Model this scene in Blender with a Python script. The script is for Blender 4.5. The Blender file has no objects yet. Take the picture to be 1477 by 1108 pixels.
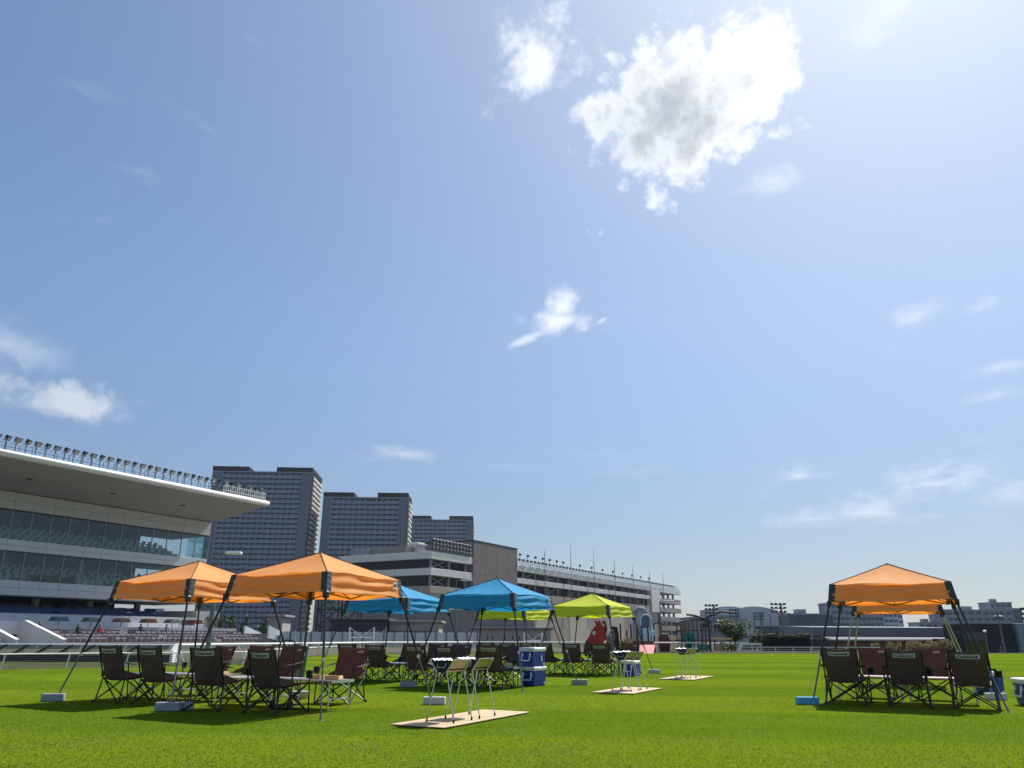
import bpy, bmesh, math, random
import numpy as np
from mathutils import Matrix, Vector
R = math.radians
rnd = random.Random(7)
scene = bpy.context.scene
col = scene.collection

# ------------------------------------------------------------------ camera
HAZE = 0.00008
CAM_H = 1.1362
FPX, PITCH, ROLL = 1093.37, 0.3223, 0.0042
cd = bpy.data.cameras.new('camera')
cam = bpy.data.objects.new('camera', cd); col.objects.link(cam)
cd.sensor_width = 36.0; cd.lens = FPX / 1477 * 36.0; cd.clip_start = 0.1; cd.clip_end = 12000
cam.matrix_world = Matrix.Translation((0, 0, CAM_H)) @ Matrix.Rotation(math.pi / 2 + PITCH, 4, 'X') @ Matrix.Rotation(ROLL, 4, 'Z')
scene.camera = cam

# ------------------------------------------------------------------ light
SUN_AZ, SUN_EL = R(37), R(51)          # azimuth clockwise from +Y
SUN_DIR = Vector((math.sin(SUN_AZ) * math.cos(SUN_EL), math.cos(SUN_AZ) * math.cos(SUN_EL), math.sin(SUN_EL)))
sl = bpy.data.lights.new('sun', 'SUN'); sl.energy = 4.6; sl.angle = R(0.53); sl.color = (1.0, 0.955, 0.88)
so = bpy.data.objects.new('sun', sl); col.objects.link(so)
so.rotation_euler = SUN_DIR.to_track_quat('Z', 'Y').to_euler()
scene.view_settings.view_transform = 'Standard'
scene.view_settings.look = 'None'
scene.view_settings.exposure = 0.55
scene.view_settings.gamma = 1.0
scene.view_settings.use_curve_mapping = False
scene.cycles.max_bounces = 8
scene.cycles.transparent_max_bounces = 24

SKY_K = 0.075
world = bpy.data.worlds.new('World'); scene.world = world; world.use_nodes = True
wn = world.node_tree; wn.nodes.clear()
def N(t, **kw):
    n = wn.nodes.new(t)
    for k, v in kw.items(): setattr(n, k, v)
    return n
def L(a, b): wn.links.new(a, b)
def wmath(op, a, b=None, c=None, clamp=False):
    n = N('ShaderNodeMath', operation=op); n.use_clamp = clamp
    for i, v in enumerate((a, b, c)):
        if v is None: continue
        if isinstance(v, (int, float)): n.inputs[i].default_value = v
        else: L(v, n.inputs[i])
    return n.outputs[0]
def wdot(v, vec):
    n = N('ShaderNodeVectorMath', operation='DOT_PRODUCT'); L(v, n.inputs[0]); n.inputs[1].default_value = vec
    return n.outputs['Value']
def wmix(fac, a, b, blend='MIX'):
    n = N('ShaderNodeMix', data_type='RGBA', blend_type=blend)
    if isinstance(fac, (int, float)): n.inputs[0].default_value = fac
    else: L(fac, n.inputs[0])
    for k, v in ((6, a), (7, b)):
        if isinstance(v, tuple): n.inputs[k].default_value = (*v, 1)
        else: L(v, n.inputs[k])
    return n.outputs[2]
def wstep(v, a, b):
    n = N('ShaderNodeMapRange', interpolation_type='SMOOTHSTEP'); L(v, n.inputs[0])
    n.inputs[1].default_value = a; n.inputs[2].default_value = b
    return n.outputs[0]
tc = N('ShaderNodeTexCoord'); D = tc.outputs['Generated']
sky = N('ShaderNodeTexSky', sky_type='NISHITA'); sky.sun_disc = False
sky.sun_elevation = SUN_EL; sky.sun_rotation = SUN_AZ; sky.altitude = 10
sky.air_density = 1.0; sky.dust_density = 0.6; sky.ozone_density = 2.6
skc = N('ShaderNodeVectorMath', operation='SCALE'); L(sky.outputs[0], skc.inputs[0]); skc.inputs['Scale'].default_value = SKY_K
gam = N('ShaderNodeGamma'); L(skc.outputs[0], gam.inputs[0]); gam.inputs[1].default_value = 0.80
hsv = N('ShaderNodeHueSaturation'); hsv.inputs['Saturation'].default_value = 1.10; L(gam.outputs[0], hsv.inputs['Color'])
sepd = N('ShaderNodeSeparateXYZ'); L(D, sepd.inputs[0])
lowair = wstep(sepd.outputs['Z'], -0.02, 0.42)          # dull, dusty air low down, the same all round
skcol = wmix(lowair, (0.53, 0.555, 0.61), (0.86, 0.90, 0.97))
skcol = wmix(1.0, hsv.outputs[0], skcol, 'MULTIPLY')
def wnoise(scale, detail, rough, dist=0.0, vec=None, offset=None):
    n = N('ShaderNodeTexNoise'); n.inputs['Scale'].default_value = scale; n.inputs['Detail'].default_value = detail
    n.inputs['Roughness'].default_value = rough; n.inputs['Distortion'].default_value = dist
    L(vec if vec is not None else D, n.inputs['Vector'])
    return n.outputs['Fac']
n_big = wnoise(7.0, 12, 0.62, 0.3)
n_fine = wnoise(24.0, 10, 0.62, 0.4)
n_soft = wnoise(11.0, 4, 0.5, 0.2)
def crease(scale, w):
    return wmath('MULTIPLY', wmath('ABSOLUTE', wmath('SUBTRACT', wnoise(scale, 1.0, 0.5, 0.0), 0.5)), w)
billow = wmath('ADD', crease(15.0, 2.0), wmath('ADD', crease(33.0, 1.0), wmath('ADD', crease(70.0, .6), crease(150.0, .4))))     # rounded lumps, mean near 0.3
mpw = N('ShaderNodeMapping'); L(D, mpw.inputs[0]); mpw.inputs['Rotation'].default_value = (0.0, 0.15, 0.3); mpw.inputs['Scale'].default_value = (5.0, 5.0, 20.0)
streak = wnoise(2.2, 10, 0.62, 0.9, mpw.outputs[0])
def dirv(az, el):
    a, e = R(az), R(el); return Vector((math.sin(a) * math.cos(e), math.cos(a) * math.cos(e), math.sin(e)))
def cloud(az, el, rx, ry, rot=0.0, amp=1.2, fine=0.5, puff=0.0, thin=False):
    c = dirv(az, el); a = R(az)
    rt = Vector((math.cos(a), -math.sin(a), 0)); up = rt.cross(c)
    cr, sr = math.cos(R(rot)), math.sin(R(rot))
    ex = rt * cr + up * sr; ey = up * cr - rt * sr
    px = wmath('DIVIDE', wdot(D, ex), math.sin(R(rx))); py = wmath('DIVIDE', wdot(D, ey), math.sin(R(ry)))
    l = wmath('SQRT', wmath('ADD', wmath('MULTIPLY', px, px), wmath('MULTIPLY', py, py)))
    nz = wmath('MULTIPLY', wmath('SUBTRACT', streak if thin else n_big, 0.5), amp)
    nz = wmath('ADD', nz, wmath('MULTIPLY', wmath('SUBTRACT', n_fine, 0.5), amp * fine))
    if puff: nz = wmath('ADD', nz, wmath('MULTIPLY', wmath('SUBTRACT', billow, 0.30), puff))
    v = wmath('ADD', wmath('SUBTRACT', 1.0, l), nz)
    return wmath('MULTIPLY', v, wmath('GREATER_THAN', wdot(D, c), 0.2))
def maxall(vs):
    o = vs[0]
    for v in vs[1:]: o = wmath('MAXIMUM', o, v)
    return o
SUNW = tuple(SUN_DIR)
sd = wmath('MAXIMUM', wdot(D, SUNW), 0.0)
# thin veil of haze that scatters round the sun
veil = wmath('ADD', wmath('MULTIPLY', wmath('POWER', sd, 5.0), 0.34), wmath('MULTIPLY', wmath('POWER', sd, 26.0), 0.42))
skcol = wmix(veil, skcol, (0.61, 0.69, 0.765))
# high wispy cloud everywhere
mp = N('ShaderNodeMapping'); L(D, mp.inputs[0]); mp.inputs['Rotation'].default_value = (0.2, 0.1, 0.5); mp.inputs['Scale'].default_value = (2.2, 5.0, 9.0)
wisp = wnoise(1.6, 9, 0.6, 0.6, mp.outputs[0])
skcol = wmix(wmath('MULTIPLY', wstep(wisp, 0.60, 0.84), 0.30), skcol, (0.58, 0.62, 0.66))
# thin streaks
thin = [cloud(21.6, 31.7, 3.0, 1.6, 10, 2.6, .6, thin=True), cloud(30.2, 20.8, 2.6, 1.1, 12, 2.4, .6, thin=True), cloud(33.8, 20.6, 1.6, .8, 14, 2.4, .6, thin=True),
        cloud(33.9, 14.9, 3.6, .8, 4, 2.0, .5, thin=True), cloud(34.3, 16.6, 3.4, .7, 4, 2.0, .5, thin=True), cloud(20.6, 10.8, 4.2, 1.3, 5, 2.6, .6, thin=True),
        cloud(28.3, 9.6, 7.0, 1.9, 6, 2.8, .7, thin=True), cloud(33.4, 8.6, 4.0, 1.3, 4, 2.4, .6, thin=True), cloud(24.3, 8.2, 7.0, 1.4, 4, 2.6, .6, thin=True),
        cloud(-8.2, 13.0, 3.4, .8, 0, 2.2, .5, thin=True), cloud(32.0, 40.2, 6.0, 2.2, 30, 2.8, .7, thin=True), cloud(-35.4, 17.6, 4.6, 1.9, -10, 1.6, .4)]
skcol = wmix(wmath('MULTIPLY', wstep(maxall(thin), 0.15, 1.7), 0.62), skcol, (0.66, 0.70, 0.76))
# cumulus
big = cloud(14.8, 37.3, 7.6, 6.0, 15, .6, .8, .95)
b2 = cloud(20.0, 39.0, 4.6, 4.2, 20, .7, .8, 1.0)
m_big = wstep(wmath('MAXIMUM', big, b2), 0.0, 0.52)
tl = cloud(2.6, 41.7, 3.9, 3.0, 35, 1.7, .9, 1.7)
sm = maxall([cloud(4.3, 23.2, 2.6, 1.05, 4, 1.2, .7, 1.3), cloud(4.3, 24.2, 1.5, 1.5, 0, 1.2, .7, 1.2)])
tails = maxall([cloud(1.1, 21.8, 1.7, .42, 22, 1.4, .8), cloud(7.3, 23.1, .8, .30, 30, 1.2, .7), cloud(11.8, 31.2, .7, .4, 0, 1.6, .8)])
lf = maxall([cloud(-31.1, 14.4, 4.5, 1.15, -4, 1.2, .6, 1.7), cloud(-35.9, 15.2, 2.8, 1.5, -12, 1.2, .6, 1.7)])
skcol = wmix(wmath('MULTIPLY', wstep(lf, -0.15, 1.2), 0.72), skcol, (0.54, 0.57, 0.61))
skcol = wmix(wmath('MULTIPLY', wstep(maxall([tl, sm]), -0.1, 1.25), 0.86), skcol, (0.72, 0.75, 0.79))
skcol = wmix(wmath('MULTIPLY', wstep(tails, 0.0, 0.9), 0.5), skcol, (0.74, 0.79, 0.86))
core = wstep(cloud(13.6, 37.0, 6.6, 5.2, 18, .9, .5, 0.9), -0.15, 1.15)
ccol = wmix(core, (0.82, 0.845, 0.875), (0.35, 0.385, 0.435))
skcol = wmix(m_big, skcol, ccol)
bg = N('ShaderNodeBackground'); L(skcol, bg.inputs[0]); bg.inputs[1].default_value = 1.0
out = N('ShaderNodeOutputWorld'); L(bg.outputs[0], out.inputs[0])

# ------------------------------------------------------------------ helpers
def S(r, g, b):
    f = lambda c: (c / 255 / 12.92) if c / 255 <= 0.04045 else ((c / 255 + 0.055) / 1.055) ** 2.4
    return (f(r), f(g), f(b))
MATS = {}
def mat(name, c, rough=0.6, metal=0.0, var=0.12, scale=6.0, bump=0.0, bscale=60.0, trans=0.0, tcol=None, spec=0.5, c2=None, stretch=None, sheen=0.0):
    m = bpy.data.materials.new(name); m.use_nodes = True; MATS[name] = m
    nt = m.node_tree; nt.nodes.clear()
    nn = lambda t: nt.nodes.new(t)
    o = nn('ShaderNodeOutputMaterial'); p = nn('ShaderNodeBsdfPrincipled')
    p.inputs['Roughness'].default_value = rough; p.inputs['Metallic'].default_value = metal
    p.inputs['Specular IOR Level'].default_value = spec
    t = nn('ShaderNodeTexCoord'); n = nn('ShaderNodeTexNoise'); n.inputs['Scale'].default_value = scale; n.inputs['Detail'].default_value = 6; n.inputs['Roughness'].default_value = 0.6
    src = t.outputs['Object']
    if stretch:
        mpn = nn('ShaderNodeMapping'); mpn.inputs['Scale'].default_value = stretch; nt.links.new(src, mpn.inputs[0]); src = mpn.outputs[0]
    nt.links.new(src, n.inputs['Vector'])
    mr = nn('ShaderNodeMapRange'); mr.inputs[1].default_value = 0.3; mr.inputs[2].default_value = 0.7
    nt.links.new(n.outputs['Fac'], mr.inputs[0])
    mx = nn('ShaderNodeMix'); mx.data_type = 'RGBA'
    a = tuple(min(1, v * (1 - var)) for v in c); b = c2 if c2 else tuple(min(1, v * (1 + var)) for v in c)
    mx.inputs[6].default_value = (*a, 1); mx.inputs[7].default_value = (*b, 1)
    nt.links.new(mr.outputs[0], mx.inputs[0]); nt.links.new(mx.outputs[2], p.inputs['Base Color'])
    # small roughness variation
    rr = nn('ShaderNodeMapRange'); rr.inputs[3].default_value = max(0.02, rough - 0.08); rr.inputs[4].default_value = min(1, rough + 0.1)
    nt.links.new(n.outputs['Fac'], rr.inputs[0]); nt.links.new(rr.outputs[0], p.inputs['Roughness'])
    if bump:
        bn = nn('ShaderNodeTexNoise'); bn.inputs['Scale'].default_value = bscale; bn.inputs['Detail'].default_value = 5
        nt.links.new(src, bn.inputs['Vector'])
        bp = nn('ShaderNodeBump'); bp.inputs['Strength'].default_value = bump; bp.inputs['Distance'].default_value = 0.02
        nt.links.new(bn.outputs['Fac'], bp.inputs['Height']); nt.links.new(bp.outputs[0], p.inputs['Normal'])
    res = p.outputs[0]
    if trans:
        tr = nn('ShaderNodeBsdfTranslucent'); ms = nn('ShaderNodeMixShader'); ms.inputs[0].default_value = trans
        if tcol: tr.inputs[0].default_value = (*tcol, 1)
        else: nt.links.new(mx.outputs[2], tr.inputs[0])
        nt.links.new(res, ms.inputs[1]); nt.links.new(tr.outputs[0], ms.inputs[2]); res = ms.outputs[0]
    nt.links.new(res, o.inputs[0])
    return m
def glass_mat(name, tint, refl=0.12, rough=0.02):
    m = bpy.data.materials.new(name); m.use_nodes = True; nt = m.node_tree; nt.nodes.clear()
    o = nt.nodes.new('ShaderNodeOutputMaterial'); t = nt.nodes.new('ShaderNodeBsdfTransparent'); t.inputs[0].default_value = (*tint, 1)
    g = nt.nodes.new('ShaderNodeBsdfGlossy'); g.inputs['Roughness'].default_value = rough; g.inputs[0].default_value = (.9, .95, .95, 1)
    f = nt.nodes.new('ShaderNodeLayerWeight'); f.inputs[0].default_value = 0.25
    mr = nt.nodes.new('ShaderNodeMapRange'); mr.inputs[3].default_value = refl; mr.inputs[4].default_value = min(1, refl + 0.35)
    nt.links.new(f.outputs['Fresnel'], mr.inputs[0])
    ms = nt.nodes.new('ShaderNodeMixShader'); nt.links.new(mr.outputs[0], ms.inputs[0]); nt.links.new(t.outputs[0], ms.inputs[1]); nt.links.new(g.outputs[0], ms.inputs[2])
    nt.links.new(ms.outputs[0], o.inputs[0]); MATS[name] = m; return m

class MB:
    def __init__(s): s.v = []; s.f = []
    def add(s, vs, fs):
        o = len(s.v); s.v += [tuple(v) for v in vs]; s.f += [tuple(i + o for i in f) for f in fs]; return s
    def box(s, x0, x1, y0, y1, z0, z1, M=None):
        vs = [Vector((x, y, z)) for z in (z0, z1) for y in (y0, y1) for x in (x0, x1)]
        if M is not None: vs = [M @ v for v in vs]
        return s.add(vs, [(0, 2, 3, 1), (4, 5, 7, 6), (0, 1, 5, 4), (2, 6, 7, 3), (0, 4, 6, 2), (1, 3, 7, 5)])
    def cbox(s, x0, x1, y0, y1, z0, z1, c=0.01, tx=0.0, ty=0.0):
        # chamfered box; tx / ty widen the top
        def ring(z, ins, k):
            a0, a1, b0, b1 = x0 - tx * k + ins, x1 + tx * k - ins, y0 - ty * k + ins, y1 + ty * k - ins
            return [(a0 + c, b0, z), (a1 - c, b0, z), (a1, b0 + c, z), (a1, b1 - c, z), (a1 - c, b1, z), (a0 + c, b1, z), (a0, b1 - c, z), (a0, b0 + c, z)]
        rings = [ring(z0, c, 0), ring(z0 + c, 0, 0), ring(z1 - c, 0, 1), ring(z1, c, 1)]
        vs = sum(rings, []); fs = []
        for k in range(3):
            for i in range(8):
                j = (i + 1) % 8; fs.append((k * 8 + i, k * 8 + j, k * 8 + 8 + j, k * 8 + 8 + i))
        fs.append(tuple(range(7, -1, -1))); fs.append(tuple(range(24, 32)))
        return s.add(vs, fs)
    def tube(s, p0, p1, r, n=8, r2=None, cap=True):
        p0, p1 = Vector(p0), Vector(p1); r2 = r if r2 is None else r2
        d = (p1 - p0); 
        if d.length < 1e-6: return s
        d.normalize(); a = d.orthogonal().normalized(); b = d.cross(a)
        vs = []
        for p, q in ((p0, r), (p1, r2)):
            for i in range(n):
                t = 2 * math.pi * i / n; vs.append(p + (a * math.cos(t) + b * math.sin(t)) * q)
        fs = [(i, (i + 1) % n, n + (i + 1) % n, n + i) for i in range(n)]
        if cap: fs += [tuple(range(n - 1, -1, -1)), tuple(range(n, 2 * n))]
        return s.add(vs, fs)
    def path(s, pts, r, n=8):
        for a, b in zip(pts, pts[1:]): s.tube(a, b, r, n)
        return s
    def lathe(s, prof, n=16, c=(0, 0, 0)):
        vs = []; fs = []
        for (r, z) in prof:
            for i in range(n):
                t = 2 * math.pi * i / n; vs.append((c[0] + r * math.cos(t), c[1] + r * math.sin(t), c[2] + z))
        for k in range(len(prof) - 1):
            for i in range(n):
                j = (i + 1) % n; fs.append((k * n + i, k * n + j, k * n + n + j, k * n + n + i))
        fs.append(tuple(range(n - 1, -1, -1))); fs.append(tuple((len(prof) - 1) * n + i for i in range(n)))
        return s.add(vs, fs)
    def prism(s, pts, d0, d1, axis='y'):
        # closed outline (a,b) extruded: axis y -> (a, d, b); axis x -> (d, a, b); axis z -> (a, b, d)
        P = {'y': lambda a, b, d: (a, d, b), 'x': lambda a, b, d: (d, a, b), 'z': lambda a, b, d: (a, b, d)}[axis]
        n = len(pts); vs = [P(a, b, d0) for a, b in pts] + [P(a, b, d1) for a, b in pts]
        fs = [(i, (i + 1) % n, n + (i + 1) % n, n + i) for i in range(n)] + [tuple(range(n - 1, -1, -1)), tuple(range(n, 2 * n))]
        return s.add(vs, fs)
    def grid(s, fn, nu, nv):
        vs = [fn(i / nu, j / nv) for j in range(nv + 1) for i in range(nu + 1)]
        fs = [(j * (nu + 1) + i, j * (nu + 1) + i + 1, (j + 1) * (nu + 1) + i + 1, (j + 1) * (nu + 1) + i) for j in range(nv) for i in range(nu)]
        return s.add(vs, fs)
    def mesh(s, name, m=None, smooth=False):
        me = bpy.data.meshes.new(name); me.from_pydata(s.v, [], s.f); 
        bm = bmesh.new(); bm.from_mesh(me); bmesh.ops.recalc_face_normals(bm, faces=bm.faces); bm.to_mesh(me); bm.free()
        if smooth: me.polygons.foreach_set('use_smooth', [True] * len(me.polygons))
        if m: me.materials.append(MATS[m])
        return me
    def build(s, name, m, parent=None, smooth=False, loc=None, rz=0.0, kind=None):
        return link(name, s.mesh(name, m, smooth), parent, loc, rz, kind)
def link(name, data, parent=None, loc=None, rz=0.0, kind=None):
    o = bpy.data.objects.new(name, data); col.objects.link(o)
    if parent: o.parent = parent
    if loc is not None: o.location = loc
    o.rotation_euler[2] = rz
    if kind: o['kind'] = kind
    return o
def thing(name, label, cat, loc=(0, 0, 0), rz=0.0, group=None):
    o = link(name, None, None, loc, rz); o.empty_display_size = 0.2
    return tag(o, label, cat, group)
def tag(o, label=None, cat=None, group=None):
    if label: o['label'] = label
    if cat: o['category'] = cat
    if group: o['group'] = group
    return o
def copy_tree(o, loc, rz=0.0, label=None, group=None, skip=()):
    def rec(src, parent):
        c = src.copy(); col.objects.link(c); c.parent = parent
        for ch in list(src.children):
            if ch.name.split('.')[0] not in skip: rec(ch, c)
        return c
    c = rec(o, None); c.location = loc; c.rotation_euler[2] = rz
    if label: c['label'] = label
    if group: c['group'] = group
    return c
def RZ(a): return Matrix.Rotation(a, 4, 'Z')

# ------------------------------------------------------------------ materials
mat('soil', (0.075, 0.078, 0.055), 0.95, var=0.25, scale=0.4, bump=0.3, bscale=8, spec=0.0)
mat('sand', (0.11, 0.105, 0.078), 0.95, var=0.15, scale=0.6, bump=0.3, bscale=8, spec=0.0)
mat('concrete', (0.36, 0.36, 0.35), 0.85, var=0.12, scale=3, bump=0.25, bscale=70)
mat('block_grey', S(150, 156, 168), 0.85, var=0.12, scale=9, bump=0.35, bscale=90)
mat('block_blue', S(70, 160, 200), 0.6, var=0.10, scale=9, bump=0.1, bscale=90)
mat('block_pale', S(196, 198, 200), 0.8, var=0.08, scale=9, bump=0.2, bscale=90)
mat('orange_cloth', (0.92, 0.43, 0.15), 0.75, var=0.07, scale=2.5, trans=0.40, tcol=(0.97, 0.30, 0.03), bump=0.22, bscale=9, spec=0.25)
mat('blue_cloth', (0.045, 0.34, 0.62), 0.75, var=0.07, scale=2.5, trans=0.36, tcol=(0.01, 0.26, 0.58), bump=0.12, bscale=26, spec=0.25)
mat('lime_cloth', (0.66, 0.70, 0.06), 0.75, var=0.07, scale=2.5, trans=0.40, tcol=(0.50, 0.58, 0.01), bump=0.12, bscale=26, spec=0.25)
mat('pad_cloth', S(62, 66, 76), 0.8, var=0.15, scale=12, bump=0.2, bscale=60)
mat('seam', (0.03, 0.028, 0.03), 0.8)
mat('white_print', (0.8, 0.8, 0.78), 0.6, var=0.03)
mat('dark_print', (0.03, 0.03, 0.035), 0.6)
mat('leg_black', (0.018, 0.018, 0.02), 0.42, var=0.2)
mat('leg_grey', (0.16, 0.165, 0.17), 0.38, metal=0.6, var=0.15)
mat('leg_yellow', (0.42, 0.40, 0.20), 0.4, metal=0.3, var=0.12)  # sunlight on the rear tent's legs is put into this yellowish tone
mat('joint_metal', (0.62, 0.62, 0.6), 0.3, metal=0.8, var=0.1)
mat('chair_tube', (0.012, 0.012, 0.014), 0.4, var=0.2)
mat('olive_cloth', (0.122, 0.072, 0.072), 0.85, var=0.16, scale=7, bump=0.25, bscale=30, trans=0.06, tcol=(0.12, 0.09, 0.07), spec=0.25)
mat('brown_cloth', S(92, 74, 73), 0.85, var=0.14, scale=7, bump=0.25, bscale=30, trans=0.07, tcol=(0.16, 0.09, 0.07), spec=0.25)
mat('mesh_black', (0.015, 0.015, 0.016), 0.8)
mat('logo_patch', (0.52, 0.46, 0.47), 0.6, var=0.08, scale=30)
mat('logo_dark', S(40, 42, 38), 0.7)
mat('alu', (0.72, 0.72, 0.71), 0.32, metal=0.85, var=0.08, scale=20)
mat('alu_leg', (0.60, 0.61, 0.62), 0.35, metal=0.7, var=0.1)
mat('tan_board', S(214, 190, 140), 0.7, var=0.10, scale=8, stretch=(1, 8, 1))
mat('plywood', S(178, 154, 118), 0.8, var=0.14, scale=2.2, stretch=(7, 1, 1), bump=0.15, bscale=20, c2=S(208, 184, 146))
mat('steel_panel', (0.36, 0.33, 0.27), 0.34, metal=0.95, var=0.12, scale=9)
mat('foil', (0.86, 0.87, 0.88), 0.22, metal=1.0, var=0.05, bump=0.9, bscale=26)
mat('charcoal', (0.012, 0.012, 0.013), 0.7)
mat('rubber', (0.01, 0.01, 0.01), 0.6)
mat('cooler_blue', S(28, 62, 160), 0.38, var=0.06, scale=5)
mat('cooler_white', (0.80, 0.80, 0.79), 0.4, var=0.03)
mat('teal_plastic', S(40, 88, 96), 0.5, var=0.1)
mat('rail_white', (0.80, 0.80, 0.78), 0.45, var=0.05)
mat('rail_wire', (0.28, 0.28, 0.28), 0.5, metal=0.4)
mat('rail_panel', S(132, 128, 96), 0.8, var=0.12, scale=4)
mat('white_panel', (0.64, 0.65, 0.67), 0.5, var=0.05, scale=0.8)
mat('warm_white', (0.54, 0.53, 0.51), 0.6, var=0.06, scale=0.6)
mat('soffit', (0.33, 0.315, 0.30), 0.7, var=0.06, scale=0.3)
mat('joint_dark', (0.05, 0.05, 0.055), 0.8)
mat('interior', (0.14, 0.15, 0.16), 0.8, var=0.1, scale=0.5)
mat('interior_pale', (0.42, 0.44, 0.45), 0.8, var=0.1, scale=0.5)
mat('seat_pale', (0.66, 0.70, 0.66), 0.5, var=0.08)
mat('seat_blue', S(40, 66, 120), 0.5, var=0.15)
mat('seat_brown', S(96, 82, 82), 0.55, var=0.25, scale=2.5)
mat('seat_tan', S(168, 162, 160), 0.55, var=0.15)
mat('mullion', (0.36, 0.38, 0.39), 0.4, metal=0.5)
mat('roof_top', (0.45, 0.46, 0.47), 0.6)
mat('lamp_grey', (0.17, 0.18, 0.19), 0.4, metal=0.4, var=0.12)
mat('lamp_dark', (0.05, 0.055, 0.06), 0.45, metal=0.3)
mat('lamp_glass', (0.30, 0.32, 0.34), 0.12)
mat('tower_wall', S(92, 101, 120), 0.7, var=0.08, scale=0.15)
mat('tower_rail', S(122, 133, 156), 0.45, var=0.16, scale=0.35)
mat('tower_slab', S(140, 149, 168), 0.7, var=0.06)
mat('tower_dark', S(54, 62, 82), 0.5, var=0.2, scale=0.3)
mat('tower_glass', S(78, 88, 106), 0.16, var=0.25, scale=0.25, spec=0.8)
mat('tower_pale', S(196, 192, 182), 0.7, var=0.05)
mat('tower_navy', S(10, 15, 34), 0.8, var=0.1, spec=0.2)
mat('brown_panel', S(136, 123, 114), 0.65, var=0.05, scale=0.4)
mat('beige_panel', S(204, 188, 168), 0.7, var=0.06, scale=0.3)
mat('taupe_panel', S(176, 160, 146), 0.7, var=0.06, scale=0.3)
mat('band_white', S(230, 225, 214), 0.6, var=0.05, scale=0.3)
mat('park_dark', (0.03, 0.03, 0.033), 0.8)
mat('park_steel', (0.20, 0.20, 0.205), 0.55, var=0.1)
mat('dark_wall', S(70, 66, 68), 0.7, var=0.08)
mat('grey_wall', S(142, 138, 134), 0.7, var=0.07, scale=0.6)
mat('fence_white', (0.62, 0.64, 0.66), 0.55, var=0.08)
mat('bark', S(84, 68, 54), 0.9, var=0.2, scale=8, bump=0.4, bscale=20)
mat('leaf', (0.055, 0.085, 0.025), 0.55, var=0.35, scale=1.2, trans=0.3, tcol=(0.10, 0.17, 0.02))
mat('leaf_dark', (0.028, 0.045, 0.02), 0.6, var=0.35, scale=1.2, trans=0.2, tcol=(0.05, 0.09, 0.02))
mat('leaf_dry', (0.24, 0.20, 0.07), 0.7, var=0.35, scale=2.0, trans=0.25, tcol=(0.3, 0.25, 0.06))
mat('play_red', S(176, 16, 34), 0.45, var=0.08)
mat('play_maroon', S(92, 34, 36), 0.5, var=0.12)
mat('play_grey', S(122, 122, 118), 0.5, var=0.12)
mat('play_bluegrey', S(82, 104, 126), 0.5, var=0.10)
mat('play_ice', S(196, 222, 238), 0.5, var=0.04)
mat('play_green', S(24, 110, 88), 0.32, var=0.08)
mat('play_pink', S(232, 120, 122), 0.6, var=0.05)
mat('play_brown', S(110, 80, 66), 0.7, var=0.15)
mat('play_tan', S(226, 196, 132), 0.6, var=0.05)
mat('far_pale', S(176, 182, 190), 0.7, var=0.06, scale=0.1)
mat('far_grey', S(138, 144, 154), 0.7, var=0.06, scale=0.1)
mat('far_dark', S(84, 88, 100), 0.7, var=0.06, scale=0.1)
mat('far_win', S(70, 78, 94), 0.25, var=0.2, scale=0.3)
mat('wood_wall', S(122, 88, 70), 0.75, var=0.18, scale=2, stretch=(0.3, 0.3, 6))
mat('slate_roof', S(112, 112, 122), 0.6, var=0.08, scale=0.3)
mat('black_wall', S(30, 30, 38), 0.6, var=0.1, scale=0.4)
mat('van_white', (0.78, 0.79, 0.80), 0.25, var=0.02)
mat('van_glass', (0.02, 0.025, 0.03), 0.06, spec=0.8)
mat('tyre', (0.015, 0.015, 0.015), 0.8)
mat('skin', S(196, 150, 122), 0.6)
mat('hair', (0.015, 0.013, 0.012), 0.6)
for nm, c in (('shirt_black', (22, 24, 30)), ('shirt_red', (150, 30, 36)), ('shirt_navy', (36, 44, 72)), ('shirt_white', (210, 210, 208)), ('shirt_grey', (110, 112, 116))): mat(nm, S(*c), 0.85)
for nm, c in (('hood_teal', (70, 112, 122)), ('hood_grey', (120, 118, 116)), ('hood_brown', (140, 112, 84)), ('hood_rust', (164, 98, 62)), ('hood_red', (128, 58, 52))): mat(nm, S(*c), 0.6)
glass_mat('stand_glass', (0.78, 0.84, 0.86), 0.035)
glass_mat('corner_glass', (0.74, 0.90, 0.92), 0.10)

# lawn: mown bands and tufty mottling
m = bpy.data.materials.new('lawn'); m.use_nodes = True; MATS['lawn'] = m
nt = m.node_tree; P = nt.nodes['Principled BSDF']; P.inputs['Roughness'].default_value = 0.75; P.inputs['Specular IOR Level'].default_value = 0.0
g = nt.nodes.new('ShaderNodeNewGeometry')
def lnoise(scale, det=6, vec=None, ro=0.6):
    n = nt.nodes.new('ShaderNodeTexNoise'); n.inputs['Scale'].default_value = scale; n.inputs['Detail'].default_value = det; n.inputs['Roughness'].default_value = ro
    nt.links.new(vec or g.outputs['Position'], n.inputs['Vector']); return n.outputs['Fac']
def lmix(f, a, b):
    n = nt.nodes.new('ShaderNodeMix'); n.data_type = 'RGBA'
    for k, v in ((0, f), (6, a), (7, b)):
        if isinstance(v, tuple): n.inputs[k].default_value = (*v, 1)
        elif isinstance(v, float): n.inputs[k].default_value = v
        else: nt.links.new(v, n.inputs[k])
    return n.outputs[2]
def lramp(v, a, b, c=0.0, d=1.0):
    n = nt.nodes.new('ShaderNodeMapRange'); n.interpolation_type = 'SMOOTHSTEP'; nt.links.new(v, n.inputs[0])
    for i, x in enumerate((a, b, c, d)): n.inputs[i + 1].default_value = x
    return n.outputs[0]
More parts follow.
